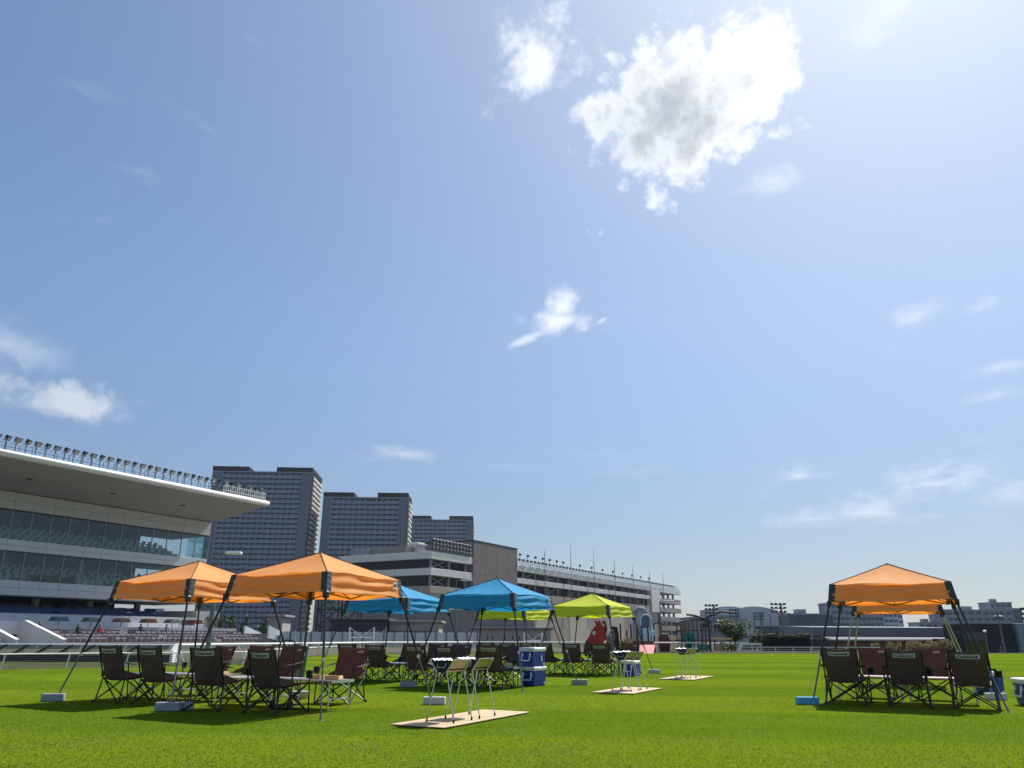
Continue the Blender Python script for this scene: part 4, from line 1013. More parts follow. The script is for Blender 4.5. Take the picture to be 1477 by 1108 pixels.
block('low pale block filling the bottom of the sky gap under the canopy', (205, 400, 0), 14, 10, 8.6, 'far_pale', 4, 3)
block('tall thin grey tower behind the right legs of the right canopy', (243, 400, 0), 11, 10, 18.5, 'far_grey', 4, 7)
block('narrow dark tower just right of the thin grey tower', (257, 410, 0), 8, 10, 16.0, 'far_dark', 3, 6)
block('low grey block left of the dark apartment block', (92, 300, 0), 12, 10, 5.2, 'far_grey', 4, 2)
block('small dark rooftop block near the leaning headed floodlight mast', (96, 330, 0), 6, 8, 8.4, 'far_dark', 2, 3)
# exhibition hall roofs
for i, (x, y, w, h, mm) in enumerate(((62, 270, 17, 8.6, 'far_grey'), (74, 290, 14, 12.2, 'far_pale'), (86, 300, 15, 12.6, 'far_pale'), (99, 310, 18, 10.6, 'far_grey'), (116, 330, 26, 6.2, 'far_grey'))):
    t = thing('arched_hall', ('low grey arched hall touching the parking ramp end', 'pale arched hall behind the play structure posts', 'pale arched hall behind the dark arched playground light', 'grey arched hall behind the round tree', 'long low grey hall right of the round tree')[i], 'hall', (x, y, 0))
    n = 10; pts = [(0, 0)] + [(w * k / n, h * (.78 + .22 * math.sin(math.pi * (.25 + .6 * k / n)))) for k in range(n + 1)] + [(w, 0)]
    MB().prism(pts, 0, 20, 'y').build('shell', mm, t)
    for k in range(1, int(w / 3)): MB().box(k * 3 - .12, k * 3 + .12, -.15, -.01, 0, h * .78).build('rib', 'far_dark', t)
for i, (x, y, w, h) in enumerate(((150, 520, 60, 9), (60, 420, 60, 9), (330, 600, 90, 10), (-260, 520, 60, 16))):
    block(('long low far block on the skyline right of the halls', 'long low far block on the skyline behind the arched halls', 'long low far block on the skyline behind the black hall', 'pale far block on the skyline behind the grandstand')[i], (x, y, 0), w, 14, h, 'far_pale', int(w / 6), 3)
for i in range(7):
    tree('skyline_tree', 'dark tree on the skyline right of the timber hall roof', 'tree', (92 + i * 5.5 + rnd.uniform(-1, 1), 168 + rnd.uniform(-8, 8), PITZ), rnd.uniform(4.4, 5.8), 6.5, 80 + i, 'leaf_dark', 500, .4, group='skyline trees by the timber hall')

# ------------------------------------------------------------------ canopies
T_HALF, Z_EAVE, Z_VAL, Z_PEAK, FLARE, BASE = 1.016, 2.105, 1.805, 2.547, 0.05, 1.5
def tent(label, loc, yaw, cloth, seed, leg_m='leg_black', low_m='leg_grey', tagged=False):
    rz = yaw + math.pi / 4
    t = thing('canopy_tent', label, 'canopy tent', (*loc, 0), rz, 'slant leg canopy tents on the lawn')
    rg = random.Random(seed); ph = [rg.uniform(0, 6.28) for _ in range(8)]
    tilt = rg.uniform(-.01, .01)
    # local corners: 0 (+,-) 1 (+,+) 2 (-,+) 3 (-,-)
    sg = [(1, -1), (1, 1), (-1, 1), (-1, -1)]
    def roof_z(r_, s_, side):
        base = Z_PEAK - (Z_PEAK - Z_EAVE) * (r_ ** .93)
        sag = -.030 * math.sin(math.pi * s_) * math.sin(math.pi * min(1, r_ * 1.0)) * 1.0
        wr = .006 * math.sin(9 * s_ + 5 * r_ + ph[side]) * r_ + .004 * math.sin(23 * s_ + ph[side + 4] + 7 * r_) * r_
        return base + sag + wr + .010 * math.sin(2 * math.pi * s_ + ph[side]) * r_ ** 4
    cm = MB()
    for k in range(4):
        A, B = sg[k], sg[(k + 1) % 4]
        def fn(u, v, A=A, B=B, k=k):
            r_ = .02 + .98 * v; x = (A[0] + (B[0] - A[0]) * u) * T_HALF * r_; y = (A[1] + (B[1] - A[1]) * u) * T_HALF * r_
            edge = 1 - .012 * math.sin(math.pi * u) * r_
            w_ = math.sin(math.pi * u)
            return (x * edge, y * edge, roof_z(r_, u, k) if 0 < u < 1 else Z_PEAK - (Z_PEAK - Z_EAVE) * (r_ ** .93))
        cm.grid(fn, 20, 12)
    cm.build('canopy_top', cloth, t, True)
    MB().lathe([(.03, -.02), (.035, .0), (.01, .02)], 8, (0, 0, Z_PEAK - .01)).build('peak_cap', 'seam', t)
    for k in range(4):
        A, B = sg[k], sg[(k + 1) % 4]
        def fv(u, v, A=A, B=B, k=k):
            hf = T_HALF + (FLARE) * v; nx, ny = (A[0] + B[0]) / 2, (A[1] + B[1]) / 2
            px, py = (A[0] + (B[0] - A[0]) * u) * hf, (A[1] + (B[1] - A[1]) * u) * hf
            w_ = math.sin(math.pi * u)
            rip = w_ * (.014 * math.sin(6.5 * math.pi * u + 2.5 * v + ph[k]) * (v) + .010 * math.sin(13 * u + 9 * v + ph[k + 4])) - .012 * T_HALF * w_ * (1 - v)
            fold = w_ ** .6 * (.016 * math.sin(13 * v + ph[k] + 1.6 * math.sin(2.5 * u + ph[k])) + .008 * abs(math.sin(9 * v + 3 * u + ph[k + 2])))
            z = roof_z(1, u, k) if 0 < u < 1 else Z_EAVE
            zb = Z_VAL + .018 * w_ * math.sin(2 * math.pi * u + ph[k + 3]) - .015 * w_
            return (px + nx * (rip + fold), py + ny * (rip + fold), z + (zb - z) * v)
        MB().grid(fv, 26, 16).build('valance', cloth, t, True)
    for k in range(4):
        cx, cy = sg[k]
        # corner pad wraps both sides of the corner
        a, b = T_HALF + .004, T_HALF + FLARE + .006; w_ = .115
        MB().add([(cx * (a - w_), cy * a, Z_EAVE + .01), (cx * a, cy * a, Z_EAVE + .012), (cx * a, cy * (a - w_), Z_EAVE + .01),
                  (cx * (b - w_), cy * b, Z_VAL - .01), (cx * b, cy * b, Z_VAL - .012), (cx * b, cy * (b - w_), Z_VAL - .01)],
                 [(0, 1, 4, 3), (1, 2, 5, 4)]).build('corner_pad', 'pad_cloth', t)
        for q in range(3):
            f0 = .2 + .28 * q; hf = T_HALF + FLARE * f0 + .007; z = Z_EAVE + (Z_VAL - Z_EAVE) * f0
            MB().tube((cx * hf, cy * (hf - .01), z), (cx * hf, cy * (hf - .10), z - .004), .006, 4).build('strap', 'joint_metal', t)
        MB().path([(cx * T_HALF * q, cy * T_HALF * q, Z_PEAK - (Z_PEAK - Z_EAVE) * q ** .93 + .004) for q in (.02, .2, .4, .6, .8, 1.0)], .007, 5).build('hip_seam', 'seam', t)
        top = Vector((cx * (T_HALF - .03), cy * (T_HALF - .03), Z_EAVE - .08)); foot = Vector((cx * BASE, cy * BASE, .0))
        mid = top.lerp(foot, .60)
        lg = MB().tube(top, mid, .019, 8).build('leg', leg_m, t)
        MB().tube(mid, foot + Vector((0, 0, .01)), .015, 8).build('lower_tube', low_m, lg)
        MB().tube(mid + Vector((0, 0, .03)), mid - Vector((0, 0, .03)), .027, 8).build('clamp', 'joint_metal', lg)
        MB().cbox(foot.x - .05, foot.x + .05, foot.y - .05, foot.y + .05, 0.004, .012, .003).build('foot_plate', 'leg_black', lg)
        sl_ = top.lerp(foot, .13)
        MB().cbox(sl_.x - .04, sl_.x + .04, sl_.y - .04, sl_.y + .04, sl_.z - .06, sl_.z + .05, .01).build('bracket', 'leg_black', lg)
        # scissor truss to next corner
        dx, dy = sg[(k + 1) % 4]; top2 = Vector((dx * (T_HALF - .03), dy * (T_HALF - .03), Z_EAVE - .08))
        off = Vector(((cx + dx) / 2 * -.05, (cy + dy) / 2 * -.05, 0)); m_ = top.lerp(top2, .5) + off
        hi, lo = Vector((0, 0, -.02)), Vector((0, 0, -.235))
        MB().tube(top + off + lo, m_ + hi, .011, 6).tube(top + off + hi, m_ + lo, .011, 6).tube(m_ + hi, top2 + off + lo, .011, 6).tube(m_ + lo, top2 + off + hi, .011, 6).build('scissor_truss', 'leg_black', t)
        MB().tube(m_ + lo, (0, 0, Z_PEAK - .42), .009, 5).build('roof_strut', 'leg_black', t)
    MB().tube((0, 0, Z_PEAK - .5), (0, 0, Z_PEAK - .05), .02, 8).lathe([(.07, 0), (.07, .06), (.02, .09)], 10, (0, 0, Z_PEAK - .46)).build('centre_post', 'leg_black', t)
    if tagged:
        hf = T_HALF + FLARE * .35 + .02; y1 = (T_HALF - .14); 
        MB().box(hf, hf + .004, y1 - .12, y1, Z_EAVE - .17, Z_EAVE - .05).build('brand_label', 'white_print', t)
        mb_ = MB()
        for q in range(4): mb_.box(hf + .0042, hf + .006, y1 - .105 + q * .024, y1 - .09 + q * .024, Z_EAVE - .13, Z_EAVE - .085)
        mb_.build('label_print', 'dark_print', t)
    return t
TENT = {'A': (-6.2, 15.43, -1.263), 'B': (-3.374, 13.682, -1.241), 'C': (-3.19, 22.259, -1.259), 'D': (-.346, 19.711, -1.283),
        'E': (.136, 30.28, -1.329), 'F': (2.723, 26.487, -1.306), 'G': (7.44, 15.349, -1.267), 'H': (10.443, 21.348, -1.262)}
def tl_(n, e, f, z=0.0):
    X, Y, yaw = TENT[n]; a = yaw + math.pi / 4
    return (X + e * math.cos(a) - f * math.sin(a), Y + e * math.sin(a) + f * math.cos(a), z)
def trz(n): return TENT[n][2] + math.pi / 4
for n, c, lb, kw in (('A', 'orange_cloth', 'orange canopy tent standing between the track rail and the labelled orange tent', {}),
                     ('B', 'orange_cloth', 'orange canopy tent with a white label on its corner, in front of the blue tents', {'tagged': True}),
                     ('C', 'blue_cloth', 'blue canopy tent half hidden behind the labelled orange tent', {}),
                     ('D', 'blue_cloth', 'blue canopy tent with a stack of two blue coolers at its leg', {'tagged': True}),
                     ('E', 'lime_cloth', 'lime green canopy tent hidden behind the blue tent with the coolers', {}),
                     ('F', 'lime_cloth', 'lime green canopy tent in front of the red horse head wall', {}),
                     ('G', 'orange_cloth', 'orange canopy tent standing apart with a light blue block on its leg', {}),
                     ('H', 'orange_cloth', 'orange canopy tent with legs coloured as sunlit directly behind the lone orange tent', {'leg_m': 'leg_yellow', 'low_m': 'leg_yellow'})):
    tent(lb, TENT[n][:2], TENT[n][2], c, ord(n), **kw)

# ------------------------------------------------------------------ weight blocks on the tent feet
def weight(label, n, ci, m_='block_grey', double=False, shift=(0, 0), rot=0.0, hollow=False):
    sg = [(1, -1), (1, 1), (-1, 1), (-1, -1)][ci]
    p = tl_(n, sg[0] * (BASE + .02) + shift[0], sg[1] * (BASE + .02) + shift[1])
    t = thing('weight_block', label, 'weight block', (p[0], p[1], .012), rot, 'weight blocks on the tent feet')
    MB().cbox(-.195, .195, -.06, .06, 0, .125, .008).build('block', m_, t)
    if double: MB().cbox(.01, .33, .075, .195, 0, .12, .008).build('second_block', m_, t)
    MB().cbox(-.14, .14, -.062, .062, .045, .08, .003).build('groove', m_, t) if hollow else None
    return t
weight('grey concrete block on the outer left foot of the tent by the track rail', 'A', 3, shift=(.02, -.02))
weight('pair of grey concrete blocks at the foot between the two left orange tents', 'B', 3, double=True, rot=.04)
weight('dark fronted concrete block behind the folding grills on the labelled tent foot', 'B', 1, m_='block_pale', double=False, rot=-.05, hollow=True)
weight('grey block under the table end of the labelled orange tent', 'B', 2, m_='block_pale')
weight('grey block in the shade at the left foot of the blue tent', 'D', 3, rot=.1)
weight('grey block standing alone right of the blue cooler stack', 'D', 1, m_='block_grey', rot=.02)
weight('grey block standing on the lawn at the lime tent foot left of the far grills', 'F', 1, m_='block_pale')
weight('light blue painted block on the foot of the lone orange tent', 'G', 3, m_='block_blue', rot=.0, shift=(-.06, 0))
weight('white block between the coolers at the lone orange tent', 'G', 1, m_='block_pale', rot=.0)

# ------------------------------------------------------------------ folding chairs
def text_mesh(body_, size, ext=0.0015, shear=.15):
    cu = bpy.data.curves.new('txt', 'FONT'); cu.body = body_; cu.size = size; cu.extrude = ext; cu.shear = shear; cu.align_x = 'CENTER'; cu.align_y = 'CENTER'; cu.offset = 0.0016; cu.resolution_u = 3
    o = bpy.data.objects.new('txt', cu); col.objects.link(o); dg = bpy.context.evaluated_depsgraph_get()
    me = bpy.data.meshes.new_from_object(o.evaluated_get(dg)); bpy.data.objects.remove(o); return me
logo_me = text_mesh('Coleman', .068)
def make_chair():
    t = thing('camp_chair', 'folding camp chair', 'camp chair')
    # facing +y; back at -y
    Wb, Wf = .27, .28
    top = lambda s_: Vector((s_ * .245, -.40, .93)); hip = lambda s_: Vector((s_ * .25, -.235, .40))
    fr = lambda s_: Vector((s_ * .275, .27, .43)); ff_ = lambda s_: Vector((s_ * .285, .30, .0)); rf = lambda s_: Vector((s_ * .285, -.33, .0)); armf = lambda s_: Vector((s_ * .30, .25, .62)); armb = lambda s_: Vector((s_ * .275, -.32, .66))
    for s_ in (-1, 1):
        MB().tube(top(s_), hip(s_), .0115, 8).tube(hip(s_), Vector((s_ * .27, -.30, .02)), .0115, 8).build('back_post', 'chair_tube', t)
        # side X
        lg = MB().tube(rf(s_), fr(s_), .0115, 8).build('leg', 'chair_tube', t)
        lg2 = MB().tube(ff_(s_), hip(s_), .0115, 8).build('leg', 'chair_tube', t)
        MB().tube(ff_(s_) + Vector((0, .01, 0)), armf(s_), .0105, 8).build('arm_post', 'chair_tube', t)
        for p, par in ((rf(s_), lg), (ff_(s_), lg2)): MB().lathe([(.016, 0), (.018, .012), (.012, .03)], 8, tuple(p)).build('foot', 'rubber', par)
        # arm rest strap
        def fa(u, v, s_=s_):
            p = armb(s_).lerp(armf(s_), u); return (p.x + (v - .5) * .085, p.y + .04 * u, p.z - .03 * math.sin(math.pi * u) + .004)
        MB().grid(fa, 8, 2).build('arm_rest', 'mesh_black', t, True)
    # front and rear X
    MB().tube(rf(-1), hip(1) + Vector((0, -.01, 0)), .0115, 8).build('leg', 'chair_tube', t); MB().tube(rf(1), hip(-1) + Vector((0, .012, 0)), .0115, 8).build('leg', 'chair_tube', t)
    MB().tube(ff_(-1), fr(1) + Vector((0, .0, 0)), .0115, 8).build('leg', 'chair_tube', t); MB().tube(ff_(1), fr(-1) + Vector((0, .018, 0)), .0115, 8).build('leg', 'chair_tube', t)
    MB().tube((0, -.285, .20), (0, -.255, .20), .014, 8).tube((0, .28, .215), (0, .31, .215), .014, 8).build('hub', 'chair_tube', t)
    # back: outer olive layer, inner brown layer
    def back(u, v, o=0.0):
        x = (u - .5) * 2; a = Vector((0, -.40, .945)).lerp(Vector((0, -.205, .37)), v); w_ = .250 - .050 * v * v - .012 * math.sin(math.pi * v)
        sag = .055 * (1 - x * x) * math.sin(math.pi * min(1, .25 + .75 * v)) ; topdip = -.022 * (1 - x * x) * (1 - v)
        wr = .006 * math.sin(7 * v + 4 * x) * (1 - x * x) + .004 * math.sin(11 * x + 3 * v)
        return (x * (w_ + .008), a.y - sag * .9 + wr + o, a.z + topdip)
    MB().grid(lambda u, v: back(u, v, 0), 14, 12).build('back_panel', 'olive_cloth', t, True)
    MB().grid(lambda u, v: back(u, v, .012), 14, 12).build('backrest', 'brown_cloth', t, True)
    def seat(u, v):
        x = (u - .5) * 2; y = -.225 + .50 * v; s_ = .055 * (1 - x * x) * (.6 + .4 * math.sin(math.pi * v))
        return (x * (.25 + .025 * v), y, .40 + .04 * v - s_ + .012 * (v > .95))
    MB().grid(seat, 12, 8).build('seat', 'brown_cloth', t, True)
    MB().grid(lambda u, v: (seat(u, v)[0], seat(u, v)[1], seat(u, v)[2] - .012), 12, 8).build('seat_underside', 'olive_cloth', t, True)
    # side sling
    for s_ in (-1, 1):
        MB().grid(lambda u, v, s_=s_: (s_ * (.262 + .012 * math.sin(3.1 * u)), -.27 + .30 * u, .42 + .11 * v * (1 - .75 * u)), 6, 3).build('side_sling', 'brown_cloth', t, True)
    # cup holder on the right arm
    MB().lathe([(.040, -.11), (.047, 0)], 10, (.345, .20, .615)).build('cup_holder', 'mesh_black', t)
    # logo on the back: pale patch, lettering and lantern emblem
    pv = MB().grid(lambda u, v: tuple(Vector(back(.20 + .60 * u, .070 + .135 * v, 0)) + Vector((0, -.004, 0))), 10, 3).build('logo_patch', 'logo_patch', t, True)
    lm = logo_me.copy(); lm.materials.clear(); lm.materials.append(MATS['logo_dark'])
    vs = np.empty(len(lm.vertices) * 3, np.float32); lm.vertices.foreach_get('co', vs); vs = vs.reshape(-1, 3)
    for i in range(len(vs)):
        X, Yy, Z = vs[i]; u = .5 + X * .80 / (2 * .2472); v = .1425 - Yy * .92 / .60
        # seen from behind the chair, +x is on the right
        p = back(.5 + (X - .012) / (2 * .25), v, 0); vs[i] = (p[0], p[1] - .0055 - abs(Z), p[2])
    lm.vertices.foreach_set('co', vs.ravel()); link('lettering', lm, pv)
    e = MB(); 
    for (a, b, c, d_) in ((.106, .120, -.016, .012), (.109, .117, .012, .020), (.103, .123, -.022, -.016)):
        e.add([tuple(Vector(back(.5 + x / .5, .1425 - z / .60, 0)) + Vector((0, -.0065, 0))) for x, z in ((a, c), (b, c), (b, d_), (a, d_))], [(0, 1, 2, 3)])
    e.build('lantern_emblem', 'logo_dark', pv)
    # small front logo
    MB().grid(lambda u, v: tuple(Vector(back(.18 + .20 * u, .09 + .055 * v, .012)) + Vector((0, .004, 0))), 6, 2).build('front_logo', 'logo_patch', t, True)
    return t
chair0 = make_chair()
_used = [False]
_ct = [0]
def place_chair(n, e, f, face, label, group, jit=.0):
    p = tl_(n, e, f); rz = trz(n) + (0 if face > 0 else math.pi) + jit
    if not _used[0]:
        _used[0] = True; o = chair0; o.location = (p[0], p[1], .012); o.rotation_euler[2] = rz; o['label'] = label; o['group'] = group
    else: o = copy_tree(chair0, (p[0], p[1], .012), rz, label, group)
    _ct[0] += 1; k = _ct[0]
    s_ = 1.19 + .02 * math.sin(k * 2.4); o.scale = (s_, 1.08, 1.0 + .014 * math.sin(k * 1.7)); o.rotation_euler[2] += .09 * math.sin(k * 3.9)
    return o
LB = {'A': 'orange tent by the track rail', 'B': 'labelled orange tent', 'C': 'half hidden blue tent', 'D': 'blue cooler tent', 'E': 'hidden lime tent', 'F': 'lime tent before red horse', 'G': 'lone orange tent'}
OWN = {('A', 0): 'olive backed camp chair beside the outer block under the orange tent by the track rail', ('A', 1): 'olive backed camp chair just behind the pair of grey blocks',
       ('B', 0): 'olive backed camp chair standing right of the pair of grey blocks', ('B', 1): 'olive backed camp chair with a trolley handle showing above it', ('B', 2): 'brown fronted camp chair at the table end under the labelled orange tent', ('B', 3): 'brown fronted camp chair half hidden behind the chair with the trolley handle',
       ('G', 0): 'olive backed camp chair next to the light blue block', ('G', 1): 'olive backed camp chair in the middle of the row under the lone orange tent', ('G', 2): 'olive backed camp chair next to the coolers of the lone orange tent',
       ('G', 3): 'brown fronted camp chair across the table on the light blue block side', ('G', 4): 'brown fronted camp chair across the table on the cooler side of the lone tent',
       ('D', 2): 'olive backed camp chair nearest the stack of two coolers', ('C', 0): 'olive backed camp chair behind the brown chair at the labelled tent table end', ('F', 2): 'olive backed camp chair next to the cooler behind the grills'}
SPOTS = [('A', -.39, -.95, 1, .05), ('A', .62, -.95, 1, -.06), ('A', -.5, .95, -1, .0), ('A', .65, .9, -1, .1),
         ('B', -1.10, -.95, 1, .10), ('B', .16, -.92, 1, .0), ('B', -.12, 1.0, -1, .12), ('B', -1.55, .85, -1, -.05),
         ('C', -.62, -.95, 1, .06), ('C', .28, -.95, 1, -.05), ('C', -.45, .95, -1, .0), ('C', .55, .95, -1, .05),
         ('D', -1.55, -.92, 1, .04), ('D', -.59, -.95, 1, -.04), ('D', .49, -.95, 1, .06), ('D', -1.75, .75, -1, .0), ('D', -1.0, .85, -1, .07), ('D', -.05, .85, -1, -.05),
         ('F', -1.06, -.95, 1, -.08), ('F', -.21, -.95, 1, .05), ('F', .80, -.95, 1, .0), ('F', .80, .95, -1, .1), ('F', -.2, .95, -1, .0),
         ('E', 1.35, -.95, 1, .0), ('E', .5, -.95, 1, .05), ('E', -.4, -.95, 1, .0),
         ('G', -.94, -.95, 1, .02), ('G', .06, -.95, 1, .0), ('G', 1.08, -.95, 1, -.05), ('G', -.56, .95, -1, .0), ('G', .54, .95, -1, .04)]
seen = {}
for n, e, f, face, j in SPOTS:
    k = seen.get(n, 0); seen[n] = k + 1
    kd = 'olive backed' if face > 0 else 'brown fronted'
    place_chair(n, e, f, face, OWN.get((n, k), '%s camp chair under the %s' % (kd, LB[n])), '%s chairs under the %s' % (kd, LB[n]), j)

# ------------------------------------------------------------------ low folding tables
def make_table():
    t = thing('folding_table', 'low folding table', 'folding table')
    sl_me = MB().cbox(-.585, .585, 0, .112, .425, .445, .004).mesh('top_slat', 'alu')
    for i in range(5): link('top_slat', sl_me, t, (0, -.29 + i * .117, 0))
    MB().box(-.60, -.586, -.30, .30, .405, .45).box(.586, .60, -.30, .30, .405, .45).build('edge_frame', 'alu', t)
    for sx in (-1, 1):
        for sy in (-1, 1):
            lg = MB().tube((sx * .52, sy * .25, .42), (sx * .545, sy * .27, 0), .012, 7).build('leg', 'alu_leg', t)
        MB().tube((sx * .53, -.26, .16), (sx * .53, .26, .16), .008, 6).build('crossbar', 'alu_leg', t)
    return t
tab0 = make_table(); k = 0
for n in 'ABCDFEG':
    for e in {'B': (-1.15, .07), 'D': (-1.2, .02), 'F': (-.75, .47)}.get(n, (-.62, .60)):
        if n == 'E' and e < 0: continue
        lb = 'low aluminium folding table under the ' + LB[n]; gr = 'low tables under the ' + LB[n]
        p = tl_(n, e, .02, .01)
        if k == 0: tab0.location = p; tab0.rotation_euler[2] = trz(n); tab0['label'] = lb; tab0['group'] = gr
        else: copy_tree(tab0, p, trz(n), lb, gr)
        k += 1
def tray(label, p, rz, w, d, h, m_):
    t = thing('serving_tray', label, 'tray', p, rz)
    MB().cbox(-w / 2, w / 2, -d / 2, d / 2, 0, .012, .003).build('base', m_, t)
    for s_ in (-1, 1): MB().box(-w / 2, w / 2, s_ * d / 2 - .006, s_ * d / 2 + .006, .0125, h).build('long_side', m_, t); MB().box(s_ * w / 2 - .006, s_ * w / 2 + .006, -d / 2 + .007, d / 2 - .007, .0125, h).build('short_side', m_, t)
tray('tan wooden tray on the table end under the labelled orange tent', tl_('B', .45, .05, .456), trz('B') + .2, .24, .18, .06, 'tan_board')
tray('tan wooden tray standing deeper on the table under the labelled orange tent', tl_('B', .05, .15, .456), trz('B') - .1, .24, .18, .06, 'tan_board')
tray('tan wooden tray on the table under the orange tent by the track rail', tl_('A', .9, .0, .456), trz('A'), .28, .20, .06, 'tan_board')
tray('tan tray with low rim on the table under the blue tent with the coolers', tl_('D', .35, .05, .456), trz('D'), .26, .2, .08, 'tan_board')
tray('tan tray on the table under the lime tent before the red horse', tl_('F', .4, .0, .456), trz('F'), .26, .2, .08, 'tan_board')

# ------------------------------------------------------------------ V shaped grills on plywood
def make_grill():
    t = thing('folding_grill', 'folding grill', 'grill')
    # trough runs along y (length), V opens upward in x
    Ln = .235; zb, zt = .64, .80; xb, xt = .07, .19
    for s_ in (-1, 1):
        MB().add([(s_ * xb, -Ln, zb), (s_ * xb, Ln, zb), (s_ * xt, Ln, zt), (s_ * xt, -Ln, zt), (s_ * (xb - .006), -Ln, zb + .004), (s_ * (xb - .006), Ln, zb + .004), (s_ * (xt - .006), Ln, zt + .004), (s_ * (xt - .006), -Ln, zt + .004)],
                 [(0, 1, 2, 3), (7, 6, 5, 4), (0, 3, 7, 4), (1, 5, 6, 2), (3, 2, 6, 7), (0, 4, 5, 1)]).build('side_panel', 'steel_panel', t)
        MB().tube((s_ * xt, -Ln, zt + .003), (s_ * xt, Ln, zt + .003), .006, 6).build('rim', 'alu', t)
        for sy in (-1, 1):
            a = Vector((s_ * xt * .93, sy * Ln * .88, zt - .02)); b = Vector((s_ * (xb + .012), sy * Ln * .86, zb - .01)); c = Vector((s_ * .215, sy * Ln * 1.02, .03))
            lg = MB().tube(a + Vector((0, sy * .03, 0)), b + Vector((0, sy * .03, 0)), .008, 7).tube(b + Vector((0, sy * .03, 0)), c, .0085, 7).build('leg', 'alu_leg', t)
            MB().lathe([(.013, 0), (.014, .03), (.010, .045)], 8, (c.x, c.y, .0)).build('foot_cap', 'rubber', lg)
    MB().box(-xb, xb, -Ln, Ln, zb - .004, zb).build('trough_floor', 'charcoal', t)
    for sy in (-1, 1):
        MB().prism([(-xb, zb + .002), (xb, zb + .002), (xt - .012, zt - .002), (-xt + .012, zt - .002)], sy * (Ln - .008) - .003, sy * (Ln - .008) + .003, 'y').build('end_plate', 'charcoal', t)
        y = sy * (Ln + .03)
        MB().path([(-.07, sy * Ln, zt - .05), (-.06, y, zt - .10), (.06, y, zt - .10), (.07, sy * Ln, zt - .05)], .005, 6).build('handle', 'alu_leg', t)
    MB().box(-.10, .10, -Ln + .02, Ln - .02, zb + .02, zb + .06).build('coal_tray', 'charcoal', t)
    # crumpled foil liner over the rims
    rg = random.Random(9)
    def ff2(u, v):
        y = -Ln * 1.04 + 2.08 * Ln * v; x = -xt * 1.12 + xt * .75 * u
        return (x + rg.uniform(-.006, .006), y + rg.uniform(-.008, .008), zt + .010 - .05 * max(0, u - .45) * 2 - (.05 + .03 * rg.random()) * (u < .12) + rg.uniform(-.006, .006))
    MB().grid(ff2, 8, 14).build('foil_liner', 'foil', t)
    MB().grid(lambda u, v: (xt * 1.04 - xt * .38 * u + rg.uniform(-.003, .003), -Ln * 1.0 + 2.0 * Ln * v, zt + .010 - .03 * u + rg.uniform(-.005, .005)), 5, 14).build('foil_liner', 'foil', t)
    return t
gr0 = make_grill(); kg = 0
BOARDS = [((-.65, 11.92), R(-27.5), 2.50, .84, 'the plywood near the blue tents'), ((2.62, 18.15), R(-27.5), 2.1, .92, 'the plywood before the lime tent'), ((5.2, 23.95), R(-27.5), 2.4, 1.0, 'the plywood on open lawn')]
for i, ((bx, by), rz, ln, wd, nm) in enumerate(BOARDS):
    t = thing('plywood_sheet', ('plywood ground board under the two grills nearest the labelled orange tent', 'plywood ground board under the two grills before the lime tent', 'plywood ground board under the two grills standing alone on open lawn')[i], 'plywood board', (bx, by, .022), rz)
    for s_ in (-1, 1): MB().cbox(-wd / 2, wd / 2, min(0, s_ * ln / 2) + .002, max(0, s_ * ln / 2) - .002, 0, .012, .002).build('sheet', 'plywood', t)
    for s_ in (-1, 1):
        off = RZ(rz) @ Vector((.06, s_ * (.30 if i else .34) - (.20 if i == 0 else .05), 0))
        p = (bx + off.x, by + off.y, .034); lb = 'V shaped silver legged grill with foil on ' + nm; gg = 'grill pair on ' + nm
        if kg == 0: gr0.location = p; gr0.rotation_euler[2] = rz; gr0['label'] = lb; gr0['group'] = gg
        else: copy_tree(gr0, p, rz + .03 * s_, lb, gg)
        kg += 1

# ------------------------------------------------------------------ coolers
def make_cooler():
    t = thing('cooler_box', 'cooler', 'cooler')
    MB().cbox(-.25, .25, -.165, .165, 0, .31, .02, .018, .014).build('body', 'cooler_blue', t)
    MB().cbox(-.283, .283, -.192, .192, .312, .375, .018).build('lid', 'cooler_white', t)
    MB().cbox(-.262, .262, -.177, .177, .296, .3118, .003).build('rim', 'cooler_white', t)
    for s_ in (-1, 1):
        x = s_ * .275
        MB().path([(x, -.10, .25), (x + s_ * .025, -.10, .12), (x + s_ * .025, .10, .12), (x, .10, .25)], .013, 7).build('handle', 'cooler_white', t)
        MB().cbox(min(s_ * .258, s_ * .28), max(s_ * .258, s_ * .28), -.12, -.08, .20, .27, .004).cbox(min(s_ * .258, s_ * .28), max(s_ * .258, s_ * .28), .08, .12, .20, .27, .004).build('hinge', 'cooler_white', t)
    MB().cbox(-.10, .10, -.196, -.185, .318, .345, .003).build('latch', 'cooler_white', t)
    MB().tube((.16, -.165, .05), (.16, -.20, .05), .018, 10).build('drain', 'cooler_white', t)
    return t
c0 = make_cooler()
def cooler(p, rz, label, first=False):
    if first: c0.location = p; c0.rotation_euler[2] = rz; c0['label'] = label; return c0
    return copy_tree(c0, p, rz, label)
pc = tl_('D', .98, .28)
cooler((.56, 19.95, .012), R(58), 'blue cooler with white lid at the bottom of the stack of two', True).scale = (1.12, 1.12, 1.18)
o = cooler((.54, 19.93, .012 + .4425), R(56), 'blue cooler with white lid on top of the stack of two'); o.scale = (1.12, 1.12, 1.18)
MB().box(.05, .10, -.190, -.1865, .10, .22).build('sticker', 'white_print', o)
cooler((3.72, 25.0, .012), R(62), 'blue cooler with white lid behind the grills before the lime tent').scale = (1.1, 1.1, 1.2)
cooler((9.55, 14.75, .012), R(-8), 'blue cooler with white lid on the grass right of the lone orange tent').scale = (1.25, 1.25, 1.22)
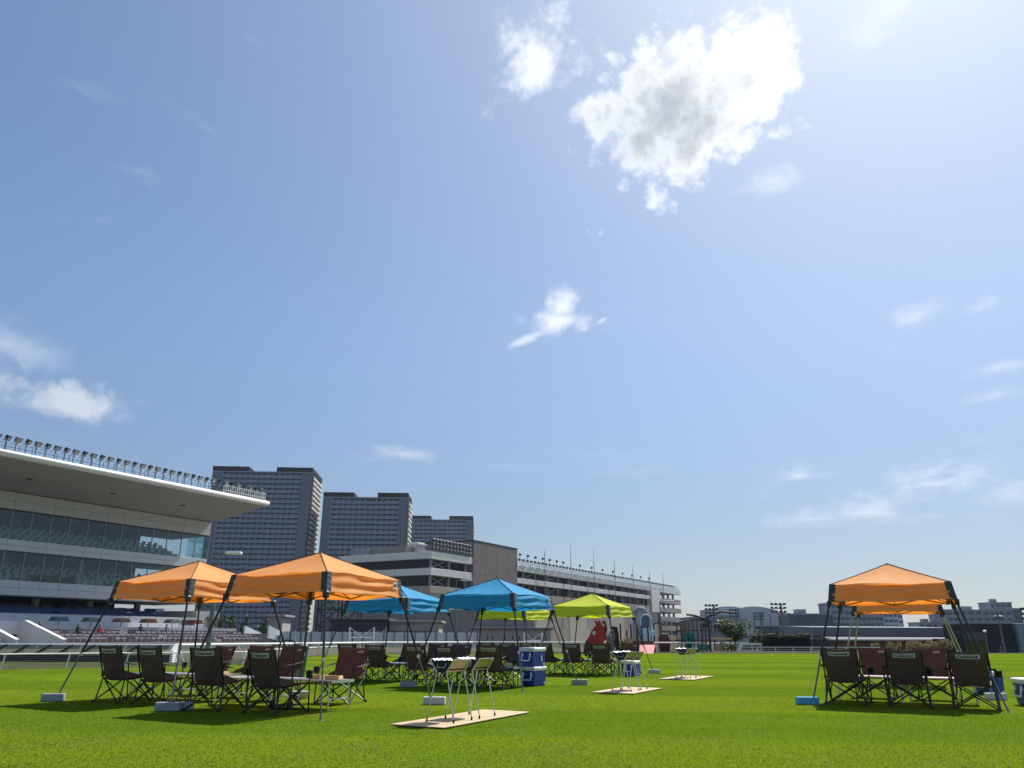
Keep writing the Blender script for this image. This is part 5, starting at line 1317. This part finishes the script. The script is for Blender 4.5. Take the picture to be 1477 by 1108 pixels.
cooler((10.35, 17.6, .012), R(20), 'blue cooler partly hidden by the last chair of the lone orange tent').scale = (.95, .95, 1.25)
# bin by the left tents
bn = thing('waste_bin', 'tall teal waste bin with dark lid behind the labelled orange tent', 'bin', (-6.2, 23.6, .01))
MB().lathe([(.17, 0), (.19, .02), (.24, .72), (.25, .74), (.25, .78)], 16).build('body', 'teal_plastic', bn, True)
MB().lathe([(.265, 0), (.27, .05), (.2, .13), (.05, .16)], 16, (0, 0, .782)).build('lid', 'lamp_dark', bn, True)

# folding trolley behind a chair
ty = thing('hand_trolley', 'black hoop handled folding trolley between chair and table under the labelled orange tent', 'trolley', tl_('B', -.12, -.50, .012), trz('B') + .15)
MB().path([(-.15, 0, .06), (-.15, 0, .98), (-.13, 0, 1.03), (-.07, 0, 1.06), (.07, 0, 1.06), (.13, 0, 1.03), (.15, 0, .98), (.15, 0, .06)], .012, 8).build('handle', 'leg_black', ty)
MB().tube((-.15, 0, .45), (.15, 0, .45), .009, 7).tube((-.15, 0, .75), (.15, 0, .75), .009, 7).build('crossbar', 'leg_black', ty)
MB().cbox(-.18, .18, -.02, .30, .05, .07, .005).build('platform', 'leg_black', ty)
for sx in (-1, 1): MB().lathe([(.02, -.015), (.07, -.015), (.07, .015), (.02, .015)], 14).build('wheel', 'rubber', ty).matrix_local = Matrix.Translation((sx * .17, -.03, .07)) @ Matrix.Rotation(R(90), 4, 'Y')

# ------------------------------------------------------------------ haze in the air
hm = bpy.data.materials.new('haze_air'); hm.use_nodes = True; hn = hm.node_tree; hn.nodes.clear()
ho = hn.nodes.new('ShaderNodeOutputMaterial'); hv = hn.nodes.new('ShaderNodeVolumePrincipled')
hv.inputs['Color'].default_value = (0.80, 0.88, 1.0, 1); hv.inputs['Density'].default_value = HAZE; hv.inputs['Anisotropy'].default_value = 0.25
hn.links.new(hv.outputs[0], ho.inputs['Volume']); MATS['haze_air'] = hm
MB().box(-2500, 2500, -900, 2700, -2.4, 118).build('haze', 'haze_air', kind='stuff')
